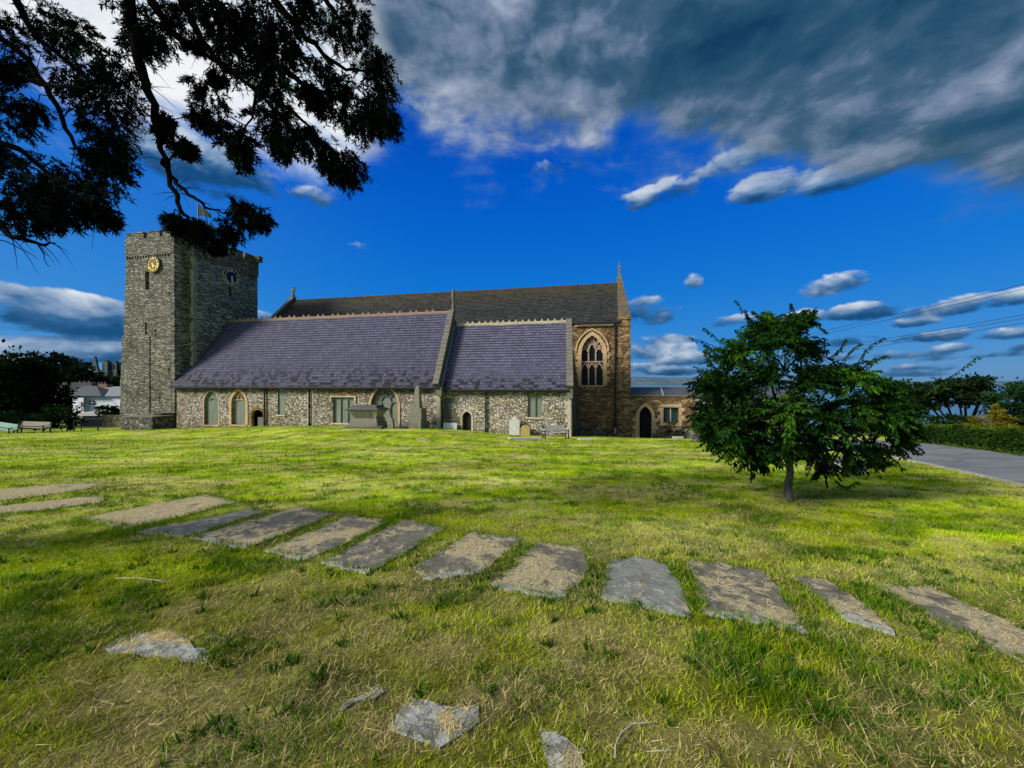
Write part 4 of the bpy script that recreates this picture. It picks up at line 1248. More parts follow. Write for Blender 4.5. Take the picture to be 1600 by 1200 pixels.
lawn = np_mesh('lawn_grass', np.concatenate(VS), 3, 'grass_blade', cols=np.concatenate(CS)); tag(lawn, kind='stuff', cat='grass', label='mown lawn of short green and straw coloured grass')

# dry clippings, lying flat on the lawn and on the flat stones
VS, CS = [], []
n = 60000
X, Y = scatter(n, .7, 8.0, 1.9)
s = straw_amount(X, Y); k = (rng.uniform(0, 1, n) < .12 + .8 * s) & ~in_slabs(X, Y); X, Y = X[k], Y[k]
n = len(X)
v, c = mk_blades(X, Y, rng.uniform(.04, .13, n), rng.uniform(.002, .0045, n), np.full(n, .97), C_STRAW * rng.uniform(.4, 1.35, (n, 1)), .016)
VS.append(v); CS.append(c)
for o in [o for o in COL.objects if o.name.startswith(('flat_gravestone', 'sunken_stone'))]:
    me_ = o.data; N = len(me_.vertices)
    co = np.empty(N * 3, dtype=np.float32); me_.vertices.foreach_get('co', co); co = co.reshape(-1, 3) + np.array(o.location)
    cl = np.empty(N * 4, dtype=np.float32); me_.color_attributes['Col'].data.foreach_get('color', cl); cl = cl.reshape(-1, 4)
    wgt = np.clip((cl[:, 0] - .42) * 4, 0, 1); wgt[(cl[:, 1] == 0) & (np.abs(cl[:, 0] - .62) < 1e-5)] = 0
    k = np.where(rng.uniform(0, 1, N) < wgt)[0]
    k = np.repeat(k, 5)
    P = co[k] + rng.normal(0, .02, (len(k), 3)) * np.array([1, 1, 0]); m_ = len(P)
    a = rng.uniform(0, 2 * PI, m_); L = rng.uniform(.03, .10, m_); w_ = rng.uniform(.002, .005, m_)
    v = np.empty((m_, 3, 3)); d = np.c_[np.cos(a), np.sin(a)]; e = np.c_[-np.sin(a), np.cos(a)]
    v[:, 0, :2] = P[:, :2] - e * w_[:, None] / 2; v[:, 1, :2] = P[:, :2] + e * w_[:, None] / 2; v[:, 2, :2] = P[:, :2] + d * L[:, None]
    v[:, 0, 2] = v[:, 1, 2] = P[:, 2] + .003; v[:, 2, 2] = P[:, 2] + rng.uniform(.003, .02, m_)
    c = np.repeat((C_STRAW * rng.uniform(.4, 1.3, (m_, 1)))[:, None], 3, 1).reshape(-1, 3)
    VS.append(v.reshape(-1, 3)); CS.append(c)
cl = np_mesh('dry_clippings', np.concatenate(VS), 3, 'grass_blade', cols=np.concatenate(CS)); tag(cl, kind='stuff', cat='hay', label='dry hay clippings strewn over lawn and flat gravestones')

# broad leaved weeds: rosettes and taller green tufts along the stones
VS, CS = [], []
X, Y = scatter(3600, 1.2, 8.5, 1.5); k = ~in_slabs(X, Y); X, Y = X[k], Y[k]
k = rng.uniform(0, 1, len(X)) < .08 + .92 * lush_amount(X, Y); X, Y = X[k], Y[k]
XR, YR = scatter(900, 1.1, 4.2, 1.5); k = (~in_slabs(XR, YR)) & (rng.uniform(0, 1, 900) < .12 + .6 * lush_amount(XR, YR)); XR, YR = XR[k], YR[k]
ed = []
for poly in SLAB_POLYS:
    for p in poly:
        if random.random() < .55: ed.append((p[0] + random.gauss(0, .03), p[1] + random.gauss(0, .03)))
ed = np.array(ed)
for (XX, YY, per, hh, ww) in ((np.concatenate([X, XR]), np.concatenate([Y, YR]), 11, .06, .010), (XR, YR, 9, .075, .022), (ed[:, 0], ed[:, 1], 16, .055, .006)):
    XX = np.repeat(XX, per) + rng.normal(0, .018, len(XX) * per); YY = np.repeat(YY, per) + rng.normal(0, .018, len(YY) * per); n = len(XX)
    k = ~in_slabs(XX, YY); XX, YY = XX[k], YY[k]; n = len(XX)
    v, c = mk_blades(XX, YY, hh * rng.uniform(.5, 1.3, n), ww * rng.uniform(.6, 1.4, n), rng.uniform(.3, .95, n), np.array([.05, .12, .010]) * rng.uniform(.6, 1.5, (n, 1)))
    VS.append(v); CS.append(c)
wd = np_mesh('lawn_weeds', np.concatenate(VS), 3, 'grass_blade', cols=np.concatenate(CS)); tag(wd, kind='stuff', cat='weeds', label='low green weeds and longer tufts growing round the flat stones')

# fallen twigs
def twig(px, r, label, mat='cut_wood'):
    pts = [at(*p) + Vector((0, 0, .022 + random.uniform(-.008, .008))) for p in px]
    r = r * .75
    m = MB().tube(pts, [r * .7] + [r] * (len(pts) - 2) + [r * .5], 5)
    mono('fallen_twig', label, 'twig', m, mat, smooth_=True)
    return m
twig([(961, 1192), (962, 1170), (970, 1155), (988, 1140), (1006, 1137), (1026, 1139)], .006, 'bent bleached twig lying at the bottom of the lawn')
twig([(1228, 1195), (1236, 1176), (1248, 1158)], .003, 'short straight straw stalk right of the bent bleached twig')
twig([(180, 908), (215, 906), (245, 911), (272, 917)], .006, 'long thin twig lying left of the flat gravestone row')
twig([(1010, 1180), (1040, 1181), (1062, 1178)], .003, 'thin pale stalk just right of the bent bleached twig')
twig([(1232, 1060), (1242, 1050), (1248, 1042)], .003, 'tiny pale stalk standing in the lawn at lower right')
twig([(320, 1005), (336, 1000), (352, 1003), (356, 1012)], .006, 'brown curled twig beside the rounded grey stone', 'coping_stone')

# ------------------------------------------------------------------ road and kerb
def strip(A, B, n_across, up, mat, name, kind='structure', sub=5):
    vs = []; fs = []
    a = []; b = []
    for i in range(len(A) - 1):
        for k in range(sub): a.append(A[i].lerp(A[i + 1], k / sub)); b.append(B[i].lerp(B[i + 1], k / sub))
    a.append(A[-1]); b.append(B[-1])
    for p, q in zip(a, b):
        for j in range(n_across + 1):
            r = p.lerp(q, j / n_across); vs.append((r.x, r.y, g(r.x, r.y) + up))
    w = n_across + 1
    for i in range(len(a) - 1):
        for j in range(n_across): fs.append((i * w + j, (i + 1) * w + j, (i + 1) * w + j + 1, i * w + j + 1))
    m = MB().add(vs, fs); o = m.build(name, mat, None, True); tag(o, kind=kind)
    return o
def asphalt_fn():
    p = worldpos()
    c = ramp(noise(p, 40, 4, .7) * .5 + noise(vscale(p, (.5, 1.4, 1)), 1.0, 4, .6) * .5, [(.3, (.11, .12, .13)), (.7, (.27, .285, .30))])
    vo = node('ShaderNodeTexVoronoi', a_feature='DISTANCE_TO_EDGE', Scale=.33); V.nt.links.new(warp(p, 1.2, .8).s, vo.inputs['Vector'])
    c = mixc(sstep(.02, .005, V(vo.outputs['Distance'])) * .6, c, (.05, .055, .06))
    c = mixc(sstep(.60, .64, noise(p, .35, 2)) * .45, c, (.12, .125, .13))
    return c, noise(p, 60, 3), .01
MATS.get('x'); material('asphalt', asphalt_fn, rough=.8)
material('kerb_stone', dressed((.36, .35, .30), .3, 4))
road = strip(RN, RF, 10, .03, 'asphalt', 'road')
kin = [p + (q - p).normalized() * .09 for p, q in zip(RN, RF)]
vs = []; fs = []
A = []; B = []
for i in range(len(RN) - 1):
    for k in range(8): A.append(RN[i].lerp(RN[i + 1], k / 8)); B.append(kin[i].lerp(kin[i + 1], k / 8))
for p, q in zip(A, B):
    z = g(p.x, p.y); vs += [(p.x, p.y, z - .1), (p.x, p.y, z + .06), (q.x, q.y, z + .06), (q.x, q.y, z - .1)]
for i in range(len(A) - 1): fs += [(i * 4 + j, i * 4 + j + 1, i * 4 + 5 + j, i * 4 + 4 + j) for j in range(3)]
tag(MB().add(vs, fs).build('road_kerb', 'kerb_stone'), kind='structure')
# ------------------------------------------------------------------ monuments and furniture by the church
def frame_at(px, py, rz=-TH):
    p = at(px, py); c, s = math.cos(rz), math.sin(rz)
    return p, (lambda x, y, z: (p.x + c * x - s * y, p.y + s * x + c * y, p.z + z)), p.y / F
def frame_ct(px, t, py=None):
    w = W(S(px, t), t, 0); p = Vector((w[0], w[1], g(w[0], w[1]) if py is None else ZP(px, py, t))); c, s = CT, -ST
    return p, (lambda x, y, z: (p.x + c * x - s * y, p.y + s * x + c * y, p.z + z)), p.y / F
def hx(m, L, x0, x1, y0, y1, z0, z1, i0=0.0, i1=0.0, fx=None):
    """box with the bottom inset i0 and the top inset i1"""
    return m.hexa([L(x0 + i0, y0 + i0, z0), L(x1 - i0, y0 + i0, z0), L(x1 - i0, y1 - i0, z0), L(x0 + i0, y1 - i0, z0), L(x0 + i1, y0 + i1, z1), L(x1 - i1, y0 + i1, z1), L(x1 - i1, y1 - i1, z1), L(x0 + i1, y1 - i1, z1)])
# chest tomb
p, L, u = frame_ct(566, -3.2, 668.5)
tomb = thing('chest_tomb', 'large grey chest tomb with heavy lid and tapering sides before the nave', 'tomb', p, -TH)
k = u
hx(MB(), L, -24 * k, 26 * k, 0, 1.35, -.3, 8 * k).build('plinth', 'tomb_stone', tomb)
hx(MB(), L, -23 * k, 24 * k, .06, 1.3, 8 * k + .003, 14 * k, 0, .03).build('plinth_step', 'tomb_stone', tomb)
body = hx(MB(), L, -27 * k, 28 * k, -.12, 1.45, 14.05 * k, 27 * k, .42, .04).build('body', 'tomb_body', tomb)
m = MB(); m.hexa([L(-17 * k, .24, 15.5 * k), L(13 * k, .24, 15.5 * k), L(13 * k, .4, 15.5 * k), L(-17 * k, .4, 15.5 * k), L(-20 * k, -.10, 25.5 * k), L(15 * k, -.10, 25.5 * k), L(15 * k, .1, 25.5 * k), L(-20 * k, .1, 25.5 * k)]); m.build('panel', 'tomb_stone', body)
m = MB(); hx(m, L, -29 * k, 30 * k, -.2, 1.52, 27.05 * k, 28.6 * k, .04, 0); hx(m, L, -29 * k, 30 * k, -.2, 1.52, 28.62 * k, 31.5 * k, .06, .32); hx(m, L, -21 * k, 23 * k, .12, 1.2, 31.55 * k, 35 * k, 0, .06)
m.build('lid', 'dark_tomb_stone', tomb)
hx(MB(), L, -30 * k, 31 * k, -.5, 1.7, -.35, .06, 0, .04).build('ground_slab', 'dark_tomb_stone', tomb)
# fallen ledgers beside it
p, L, u = frame_ct(583, -4.0)
mono('fallen_ledger', 'narrow grey stone slab lying tilted in the grass before the chest tomb', 'stone slab', MB().hexa([L(-.75, -.2, -.1), L(.75, -.2, -.02), L(.8, .28, .0), L(-.7, .28, -.08), L(-.75, -.2, .08), L(.75, -.2, .2), L(.8, .28, .22), L(-.7, .28, .10)]), 'dark_tomb_stone')
p, L, u = frame_ct(627, -2.6)
mono('kerb_stone', 'low dark stone kerb piece between leaning headstone and obelisk', 'stone slab', hx(MB(), L, -.5, .5, -.1, .15, -.1, .12), 'dark_tomb_stone')
# leaning headstone, seen edge on
p, L, u = frame_ct(611, -3.3, 671.5)
m = MB(); k = u
prof = [(-6, 0), (-3.5, 15), (-5.5, 19), (-5, 25), (-3, 32), (-1.6, 34), (-1.2, 30), (1, 22), (3, 18), (4, 14), (5, 0)]
m.extrude(prof, lambda x, z: L(x * k, -.10, z * k - .1), lambda x, z: L(x * k, .14, z * k - .1))
mono('leaning_headstone', 'tall narrow dark headstone leaning beside the chest tomb', 'headstone', m, 'tomb_stone')
# obelisk
p, L, u = frame_ct(647, -1.9, 667.5)
ob = thing('obelisk_monument', 'grey stone obelisk on a square pedestal at the end of the nave wall', 'monument', p, -TH); k = u
hx(MB(), L, -14 * k, 14 * k, 0, 1.3, -.3, 8 * k).build('base', 'tomb_stone', ob)
hx(MB(), L, 5.5 * k, 15 * k, -.4, -.02, -.3, 13 * k).build('corner_block', 'tomb_stone', ob)
hx(MB(), L, -11 * k, 11 * k, .12, 1.15, 8.05 * k, 29 * k, 0, .02).build('pedestal', 'tomb_stone', ob)
m = MB(); hx(m, L, -5.5 * k, 5.5 * k, .38, .88, 29.05 * k, 60 * k, 0, .10); hx(m, L, -3.6 * k, 3.6 * k, .47, .79, 60.05 * k, 65 * k, 0, .155)
m.build('shaft', 'tomb_stone', ob)
# white slab leaning on the wall
def against(px0, px1, y0, y1, t, mat, name, label, cat, outline=None, th=.12, lean=.10):
    s0, s1 = S(px0, t), S(px1, t); xm = (px0 + px1) / 2; za, zb_ = ZP(xm, y1, t), ZP(xm, y0, t)
    H = zb_ - za
    outline = outline or [(0, 0), (0, 1), (1, 1), (1, 0)]
    m = MB(True)
    fn = lambda d: (lambda a, b: (s0 + (s1 - s0) * a, t + d + lean * b, za - .08 + (H + .08) * b))
    m.extrude(outline, fn(-th), fn(0))
    return mono(name, label, cat, m, mat)
against(693, 714, 661, 674, T_C0 - .35, 'white_board', 'white_slab', 'plain white rectangular slab leaning against the chapel wall', 'slab')
gable = [(0, 0), (0, .78), (.2, .84), (.5, 1), (.8, .84), (1, .78), (1, 0)]
o = against(796, 812, 649, 683, T_C0 - .5, 'pale_stone', 'pointed_headstone', 'pale pointed headstone against the chapel wall under the boarded window', 'headstone', gable)
rnd = [(0, 0), (0, .7), (.12, .88), (.35, .98), (.5, 1), (.65, .98), (.88, .88), (1, .7), (1, 0)]
against(813.5, 828, 664, 680, T_C0 - .5, 'tan_headstone', 'rounded_headstone', 'small tan brown round topped headstone left of the bench', 'headstone', rnd)
against(1070, 1085, 667, 692, T_H - .5, 'tomb_stone', 'rounded_headstone', 'grey round topped headstone at the right corner of the vestry', 'headstone', rnd, lean=.1)
against(1050, 1067, 682, 692, T_H - 1.6, 'pale_stone', 'low_headstone', 'low squat pale stone before the black railing at the vestry', 'stone', None, .3)
p, L, u = frame_at(1093, 687)
rk = random.Random(5)
for j, (px, py, r, lab) in enumerate([(1091, 690, .42, 'rough grey boulder at the corner of the vestry wall'), (1097, 687, .30, 'smaller mossy boulder beside the drive behind the vestry corner'), (1101, 691, .22, 'little stone at the edge of the drive')]):
    c = at(px, py); m = MB(); N = 8; ring = []
    vs = []; fs = []
    for a in range(5):
        for b in range(N):
            ph = a / 4 * PI / 2 * 1.0; th_ = 2 * PI * b / N; q = r * rk.uniform(.8, 1.2)
            vs.append((c.x + q * math.cos(ph) * math.cos(th_), c.y + q * math.cos(ph) * math.sin(th_), c.z - .08 + q * 1.2 * math.sin(ph)))
    for a in range(4):
        for b in range(N): fs.append((a * N + b, a * N + (b + 1) % N, (a + 1) * N + (b + 1) % N, (a + 1) * N + b))
    m.add(vs, fs); mono('boulder', lab, 'boulder', m, 'low_wall_stone')
# ground slabs along the chapel wall
for (x0, x1, y, lab) in [(797, 848, 686.0, 'long pale kerb slab in the grass under the pointed headstone'), (905, 925, 687.5, 'small pale paving slab in the grass by the chancel wall')]:
    a, b = at(x0, y), at(x1, y); d = (b - a).normalized(); nrm = Vector((-d.y, d.x, 0))
    m = MB().obox((a + b) / 2 + nrm * .15, (b - a) / 2, nrm * .22, (0, 0, .06)); mono('kerb_slab', lab, 'stone slab', m, 'pale_stone')

# benches
def bench(px0, px1, py, label, mat, hb=.85, rz=-TH, group=None, seatmat=None, back=None):
    a, b = at(px0, py), at(px1, py); w = (b - a).length; c = (a + b) / 2
    rz = math.atan2((b - a).y, (b - a).x)
    t = thing('park_bench', label, 'bench', c, rz, group)
    cs, sn = math.cos(rz), math.sin(rz)
    L = lambda x, y, z: (c.x + cs * x - sn * y, c.y + sn * x + cs * y, c.z + z)
    m = MB()
    for j in range(4): hx(m, L, -w / 2, w / 2, .02 + j * .115, .12 + j * .115, .42, .455)
    m.build('seat', seatmat or mat, t)
    m = MB()
    for j in range(back or 4):
        z = .52 + j * .095; y = .47 + j * .022; m.hexa([L(-w / 2, y, z), L(w / 2, y, z), L(w / 2, y + .03, z), L(-w / 2, y + .03, z), L(-w / 2, y + .018, z + .082), L(w / 2, y + .018, z + .082), L(w / 2, y + .048, z + .082), L(-w / 2, y + .048, z + .082)])
    m.build('backrest', mat, t)
    for sx in (-1, 1):
        x = sx * (w / 2 - .06)
        hx(MB(), L, x - .035, x + .035, .03, .10, -.1, .64).build('leg', 'iron_black', t)
        m = MB(); m.hexa([L(x - .035, .45, -.1), L(x + .035, .45, -.1), L(x + .035, .52, -.1), L(x - .035, .52, -.1), L(x - .035, .50, .9), L(x + .035, .50, .9), L(x + .035, .57, .9), L(x - .035, .57, .9)]); m.build('leg', 'iron_black', t)
        hx(MB(), L, x - .045, x + .045, .0, .5, .64, .68).build('armrest', mat, t)
    return t
bench(851, 890, 686.5, 'long grey wooden bench standing against the chapel wall', 'bench_grey')
bench(19, 66, 676.5, 'weathered wooden bench in front of the dark bushes at left', 'bench_wood', group=None)
bench(-32, 12, 677.5, 'pale green bench cut by the left edge of the photo', 'bench_green')

# stone box wall at the foot of the tower, dark iron box beside it
c = at(214, 671.5); k = c.y / F
w0 = Vector((CT, -ST, 0)); n0 = Vector((ST, CT, 0))
bx = thing('stone_tank', 'low stone box with a pale rim built against the foot of the tower', 'stone box', c, -TH)
m = MB().obox(c + n0 * .9 + Vector((0, 0, .42)), w0 * 28 * k, n0 * .8, (0, 0, .62)); m.build('wall', 'low_wall_stone', bx)
m = MB().obox(c + n0 * .9 + Vector((0, 0, 1.085)), w0 * 28.6 * k, n0 * .83, (0, 0, .04)); m.build('rim', 'coping_stone', bx)
c2 = at(240, 670.5)
dk = thing('coal_bunker', 'black iron bunker between the stone box and the tower wall', 'bunker', c2, -TH)
MB().obox(c2 + n0 * .9 + Vector((0, 0, .55)), w0 * 7.5 * k, n0 * .6, (0, 0, .68)).build('body', 'iron_black', dk)
MB().obox(c2 + n0 * .9 + Vector((0, 0, 1.27)), w0 * 8 * k, n0 * .65, (0, 0, .035)).build('lid', 'iron_black', dk)
# little post and hoop railing at left
c = at(153, 673); mono('marker_post', 'short dark post standing alone in the lawn left of the tower', 'post', MB().tube([c, c + Vector((0, 0, .42))], .05, 6), 'iron_black')
a, b = at(115, 674), at(127, 674)
m = MB().tube([a, a + Vector((0, 0, .8)), a + Vector((.06, 0, .95)), b + Vector((-.06, 0, .95)), b + Vector((0, 0, .8)), b], .03, 6); m.tube([a + Vector((0, 0, .45)), b + Vector((0, 0, .45))], .02, 5)
mono('hoop_railing', 'small black hoop railing at the end of the dark bushes', 'railing', m, 'iron_black')

# black railing by the vestry with its plants
a, b = Vector(W(S(1026, T_H - 1.2), T_H - 1.2, 0)), Vector(W(S(1062, T_H - 1.2), T_H - 1.2, 0))
a.z, b.z = g(a.x, a.y), g(b.x, b.y)
rl = thing('grave_railing', 'low black iron grave railing in front of the vestry window', 'railing', a, 0)
m = MB(); 
for z in (.3, .62): m.tube([a + Vector((0, 0, z)), b + Vector((0, 0, z))], .03, 5)
m.build('rail', 'iron_black', rl)
for j in range(12):
    q = a.lerp(b, j / 11); MB().tube([q - Vector((0, 0, .1)), q + Vector((0, 0, .74))], .02, 5).build('bar', 'iron_black', rl)
mono('grave_kerb', 'dark stone grave kerb behind the black iron railing', 'grave', MB(True).box(S(1022, T_H - .8), S(1068, T_H - .8), T_H - 1.0, T_H - .1, -4.5, ZP(1045, 679, T_H - .8)), 'dark_tomb_stone')

# white pillar and red doors beyond the vestry, house behind
hs = thing('drive_house', 'white walled house with red double doors beyond the vestry, half hidden by the small tree', 'house', at_depth(1110, 690, 62), 0)
Yh = 60.0
def pw(x, y, Y=Yh): return at_depth(x, y, Y)
def pbox(m, x0, x1, y0, y1, Y, d): 
    a, b = pw(x0, y1, Y), pw(x1, y0, Y); return m.box(a.x, b.x, Y, Y + d, a.z, b.z)
pbox(MB(), 1089, 1101, 625, 682, Yh - 5, 2).build('white_pillar', 'white_render', hs)
pbox(MB(), 1101, 1260, 622, 678, Yh, 6).build('wall', 'coping_stone', hs)
pbox(MB(), 1101.5, 1114, 659, 671, Yh - .1, .3).build('door', 'paint_red', hs)
pbox(MB(), 1101.5, 1150, 672, 679, Yh - 2, .5).build('door_step', 'pale_stone', hs)
m = MB(); a, b = pw(1098, 622, Yh - .4), pw(1262, 622, Yh - .4); m.hexa([(a.x, Yh - .4, a.z), (b.x, Yh - .4, a.z), (b.x, Yh + 6.4, a.z), (a.x, Yh + 6.4, a.z), (a.x, Yh + 2.6, a.z + 1.6), (b.x, Yh + 2.6, a.z + 1.6), (b.x, Yh + 3.4, a.z + 1.6), (a.x, Yh + 3.4, a.z + 1.6)]); m.build('roof', 'far_roof', hs)

# box tomb behind the small tree
p, L, u = frame_at(1345, 742, .25); k = u
bt = thing('box_tomb', 'low whitish stone box tomb on the lawn behind the small leafy tree', 'tomb', p, .25)
hx(MB(), L, -17 * k, 17 * k, 0, .8, -.1, 5 * k).build('plinth', 'pale_stone', bt)
hx(MB(), L, -14 * k, 14 * k, .06, .74, 5.05 * k, 17 * k).build('body', 'pale_stone', bt)
hx(MB(), L, -16.5 * k, 16.5 * k, 0, .8, 17.05 * k, 21 * k, 0, .03).build('lid', 'tomb_stone', bt)
# ------------------------------------------------------------------ foliage
def unit(v): return v / np.maximum(np.linalg.norm(v, axis=-1, keepdims=True), 1e-9)
def leaf_quads(P, D, L, Wd):
    n = len(P); r = rng.normal(size=(n, 3)); s = unit(np.cross(D, r))
    L = L[:, None]; Wd = Wd[:, None]; up = np.cross(s, D)
    v = np.empty((n, 4, 3))
    v[:, 0] = P; v[:, 1] = P + D * L * .45 + s * Wd / 2 + up * Wd * .18; v[:, 2] = P + D * L; v[:, 3] = P + D * L * .45 - s * Wd / 2 + up * Wd * .18
    return v.reshape(-1, 3)
def ball(n, inner=.0):
    d = unit(rng.normal(size=(n, 3))); r = (inner ** 3 + (1 - inner ** 3) * rng.uniform(0, 1, n)) ** (1 / 3)
    return d * r[:, None]
def limb(m, pts, r0, r1, n=6, sub=4, wob=.03):
    pts = [Vector(p) for p in pts]; out = []
    for i in range(len(pts) - 1):
        p0 = pts[max(i - 1, 0)]; p1 = pts[i]; p2 = pts[i + 1]; p3 = pts[min(i + 2, len(pts) - 1)]
        for k in range(sub):
            t = k / sub
            out.append(.5 * ((2 * p1) + (p2 - p0) * t + (2 * p0 - 5 * p1 + 4 * p2 - p3) * t * t + (3 * p1 - p0 - 3 * p2 + p3) * t ** 3))
    out.append(pts[-1])
    k = len(out)
    for i in range(1, k - 1): out[i] = out[i] + Vector((random.gauss(0, wob), random.gauss(0, wob), random.gauss(0, wob)))
    m.tube(out, [r0 + (r1 - r0) * i / (k - 1) for i in range(k)], n)
    return out
def bark_fn():
    p = objco(); f = noise(vscale(p, (14, 14, 4)), 1.0, 5, .7)
    return ramp(f, [(.3, (.06, .048, .034)), (.7, (.26, .22, .165))]), f, .02
material('bark', bark_fn)
material('dark_bark', lambda: ramp(noise(objco(), 12, 4), [(.3, (.0035, .003, .0025)), (.7, (.009, .008, .007))]), spec=0.0, rough=1.0)

# --- the small leafy tree on the lawn ---------------------------------------
tb = at(1233, 783); Yt = tb.y
ctree = thing('small_tree', 'small spreading tree with drooping dark green leaves standing alone on the right of the lawn', 'tree', tb)
m = MB()
def tp(x, y, dy=0.0): return at_depth(x, y, Yt + dy)
base = Vector((tb.x, tb.y, tb.z - .08))
m.tube([base, base + Vector((0, 0, .06)), tp(1231, 762), tp(1235, 738), tp(1232, 718), tp(1236, 700)], [.10, .072, .060, .056, .060, .050], 10)
fork = tp(1236, 702)
LIM = [[fork, tp(1225, 660, .1), tp(1205, 600, .3), tp(1200, 540, .3)], [fork, tp(1240, 650, -.1), tp(1250, 590, -.2), tp(1245, 520, -.1)],
       [fork, tp(1265, 670, .3), tp(1310, 620, .5), tp(1345, 585, .5)], [fork, tp(1270, 690, -.3), tp(1330, 655, -.5), tp(1400, 640, -.3)],
       [fork, tp(1210, 685, -.3), tp(1165, 640, -.5), tp(1130, 590, -.4)], [fork, tp(1205, 695, .4), tp(1150, 670, .6), tp(1115, 640, .6)],
       [tp(1235, 715), tp(1280, 705, .5), tp(1340, 700, .6), tp(1385, 690, .4)], [tp(1235, 720), tp(1275, 715, -.5), tp(1300, 730, -.7), tp(1325, 745, -.6)]]
LP = []
mL = MB()
for l in LIM: LP += limb(mL, l, .036, .009, 6, 5, .012)
CL = [(1150, 560, 40), (1190, 540, 42), (1230, 530, 38), (1260, 550, 28), (1120, 600, 32), (1160, 610, 45), (1210, 590, 48), (1260, 595, 45), (1300, 585, 32), (1335, 590, 28), (1370, 610, 30),
      (1112, 650, 26), (1145, 660, 42), (1190, 655, 45), (1240, 650, 48), (1290, 645, 45), (1335, 640, 38), (1380, 645, 34), (1408, 662, 22), (1150, 700, 24), (1185, 705, 36), (1225, 698, 34),
      (1270, 695, 36), (1315, 695, 32), (1360, 690, 32), (1400, 690, 26), (1196, 722, 16), (1290, 726, 18), (1330, 722, 16), (1365, 712, 17), (1250, 510, 20), (1198, 508, 20), (1130, 680, 20)]
PP, DD, LL, WW, CC = [], [], [], [], []
cen = tp(1250, 640)
twg = MB()
for (x, y, r) in CL:
    for rep in range(4 if not (x > 1270 and y > 670) else 3):
        dy = rng.uniform(-1.0, 1.0) * (1 - .4 * abs(x - 1260) / 180); c = np.array(tp(x + rng.uniform(-9, 9), y + rng.uniform(-8, 8) - (10 if y > 685 and x < 1280 else 0), dy)); rr = r * Yt / F * .9
        sparse = .62 if (x > 1270 and y > 670) else 1.0
        near = min(LP, key=lambda q: (q - Vector(c)).length)
        limb(twg, [near, near.lerp(Vector(c), .55) + Vector((0, 0, .05)), Vector(c)], .010, .003, 4, 3, .01)
        nsh = max(3, int(15 * sparse))
        tone = np.array([.016, .054, .009]) * rng.uniform(.35, 1.6) + (np.array([.030, .07, 0]) if rng.uniform() < .18 else 0)
        for s_ in range(nsh):
            # one shoot: leaves hang from both sides of a short arching twig
            d = unit(rng.normal(size=3) + (c - np.array(cen)) / np.linalg.norm(c - np.array(cen) + 1e-6) * .9 + np.array([0, 0, .35]))
            Ls = rr * rng.uniform(.7, 1.35)
            k = np.linspace(.12, 1, 11)[:, None]
            pts = c + d * k * Ls + np.array([0, 0, -.22 * Ls]) * k ** 2 * rng.uniform(.3, 1.6)
            twg.tube([tuple(pts[0]), tuple(pts[4]), tuple(pts[8]), tuple(pts[-1])], [.004, .0035, .003, .0015], 3, False)
            side = unit(np.cross(d, [0, 0, 1]) + 1e-6)
            q = np.repeat(pts, 2, 0); sg = np.tile([1, -1], len(pts))[:, None]
            dd = unit(side * sg * .75 + d * .45 + np.array([0, 0, -.75]) + rng.normal(0, .25, q.shape))
            PP.append(q); DD.append(dd); LL.append(rng.uniform(.07, .12, len(q))); WW.append(rng.uniform(.028, .045, len(q)))
            CC.append(tone * rng.uniform(.65, 1.35, (len(q), 1)))
EXTRA = []
for (x, y, r) in CL:
    if y < 690:
        for q in range(2):
            a = math.atan2(y - 640, x - 1262) + rng.normal(0, .5); L_ = r * rng.uniform(1.3, 2.0)
            EXTRA.append([(x, y), (x + math.cos(a) * L_ * .6, y + math.sin(a) * L_ * .6 - 5), (x + math.cos(a) * L_, y + math.sin(a) * L_ - 3)])
for sp in EXTRA + [[(1130, 565), (1115, 548), (1102, 537)], [(1225, 520), (1240, 500), (1254, 484)], [(1192, 525), (1178, 505), (1166, 491)], [(1215, 520), (1200, 500), (1186, 493)], [(1296, 560), (1312, 545), (1322, 529)], [(1335, 575), (1355, 545), (1381, 527)], [(1345, 585), (1370, 562), (1385, 555)],
           [(1415, 640), (1455, 606), (1490, 585), (1528, 556)], [(1140, 600), (1115, 570), (1108, 560)], [(1300, 745), (1320, 760), (1340, 752)], [(1345, 720), (1375, 728), (1395, 723)], [(1160, 720), (1175, 738), (1172, 748)], [(1245, 520), (1268, 505), (1290, 518)]]:
    pts = []
    P3 = [np.array(tp(x, y, -.2)) for x, y in sp]
    m2 = limb(twg, [tuple(p) for p in P3], .006, .002, 4, 6, .004)
    k = np.array([tuple(p) for p in m2])[2:]
    k = np.concatenate([k[:-1], (k[:-1] + k[1:]) / 2, k[-1:]])
    q = np.repeat(k, 2, 0); sg = np.tile([1, -1], len(k))[:, None]
    d = unit(P3[-1] - P3[0])
    PP.append(q); DD.append(unit(np.array([.25, .6, 0]) * sg + d * .35 + np.array([0, 0, -.8]) + rng.normal(0, .15, q.shape))); LL.append(rng.uniform(.06, .10, len(q))); WW.append(rng.uniform(.022, .034, len(q))); CC.append(np.tile([.02, .055, .012], (len(q), 1)) * rng.uniform(.7, 1.3, (len(q), 1)))
trunk = m.build('trunk', 'bark', ctree, True); mL.build('limbs', 'dark_bark', ctree, True)
twg.build('twigs', 'dark_bark', ctree)
np_mesh('crown', leaf_quads(np.concatenate(PP), np.concatenate(DD), np.concatenate(LL), np.concatenate(WW)), 4, 'leaf', ctree, np.repeat(np.concatenate(CC), 4, 0))

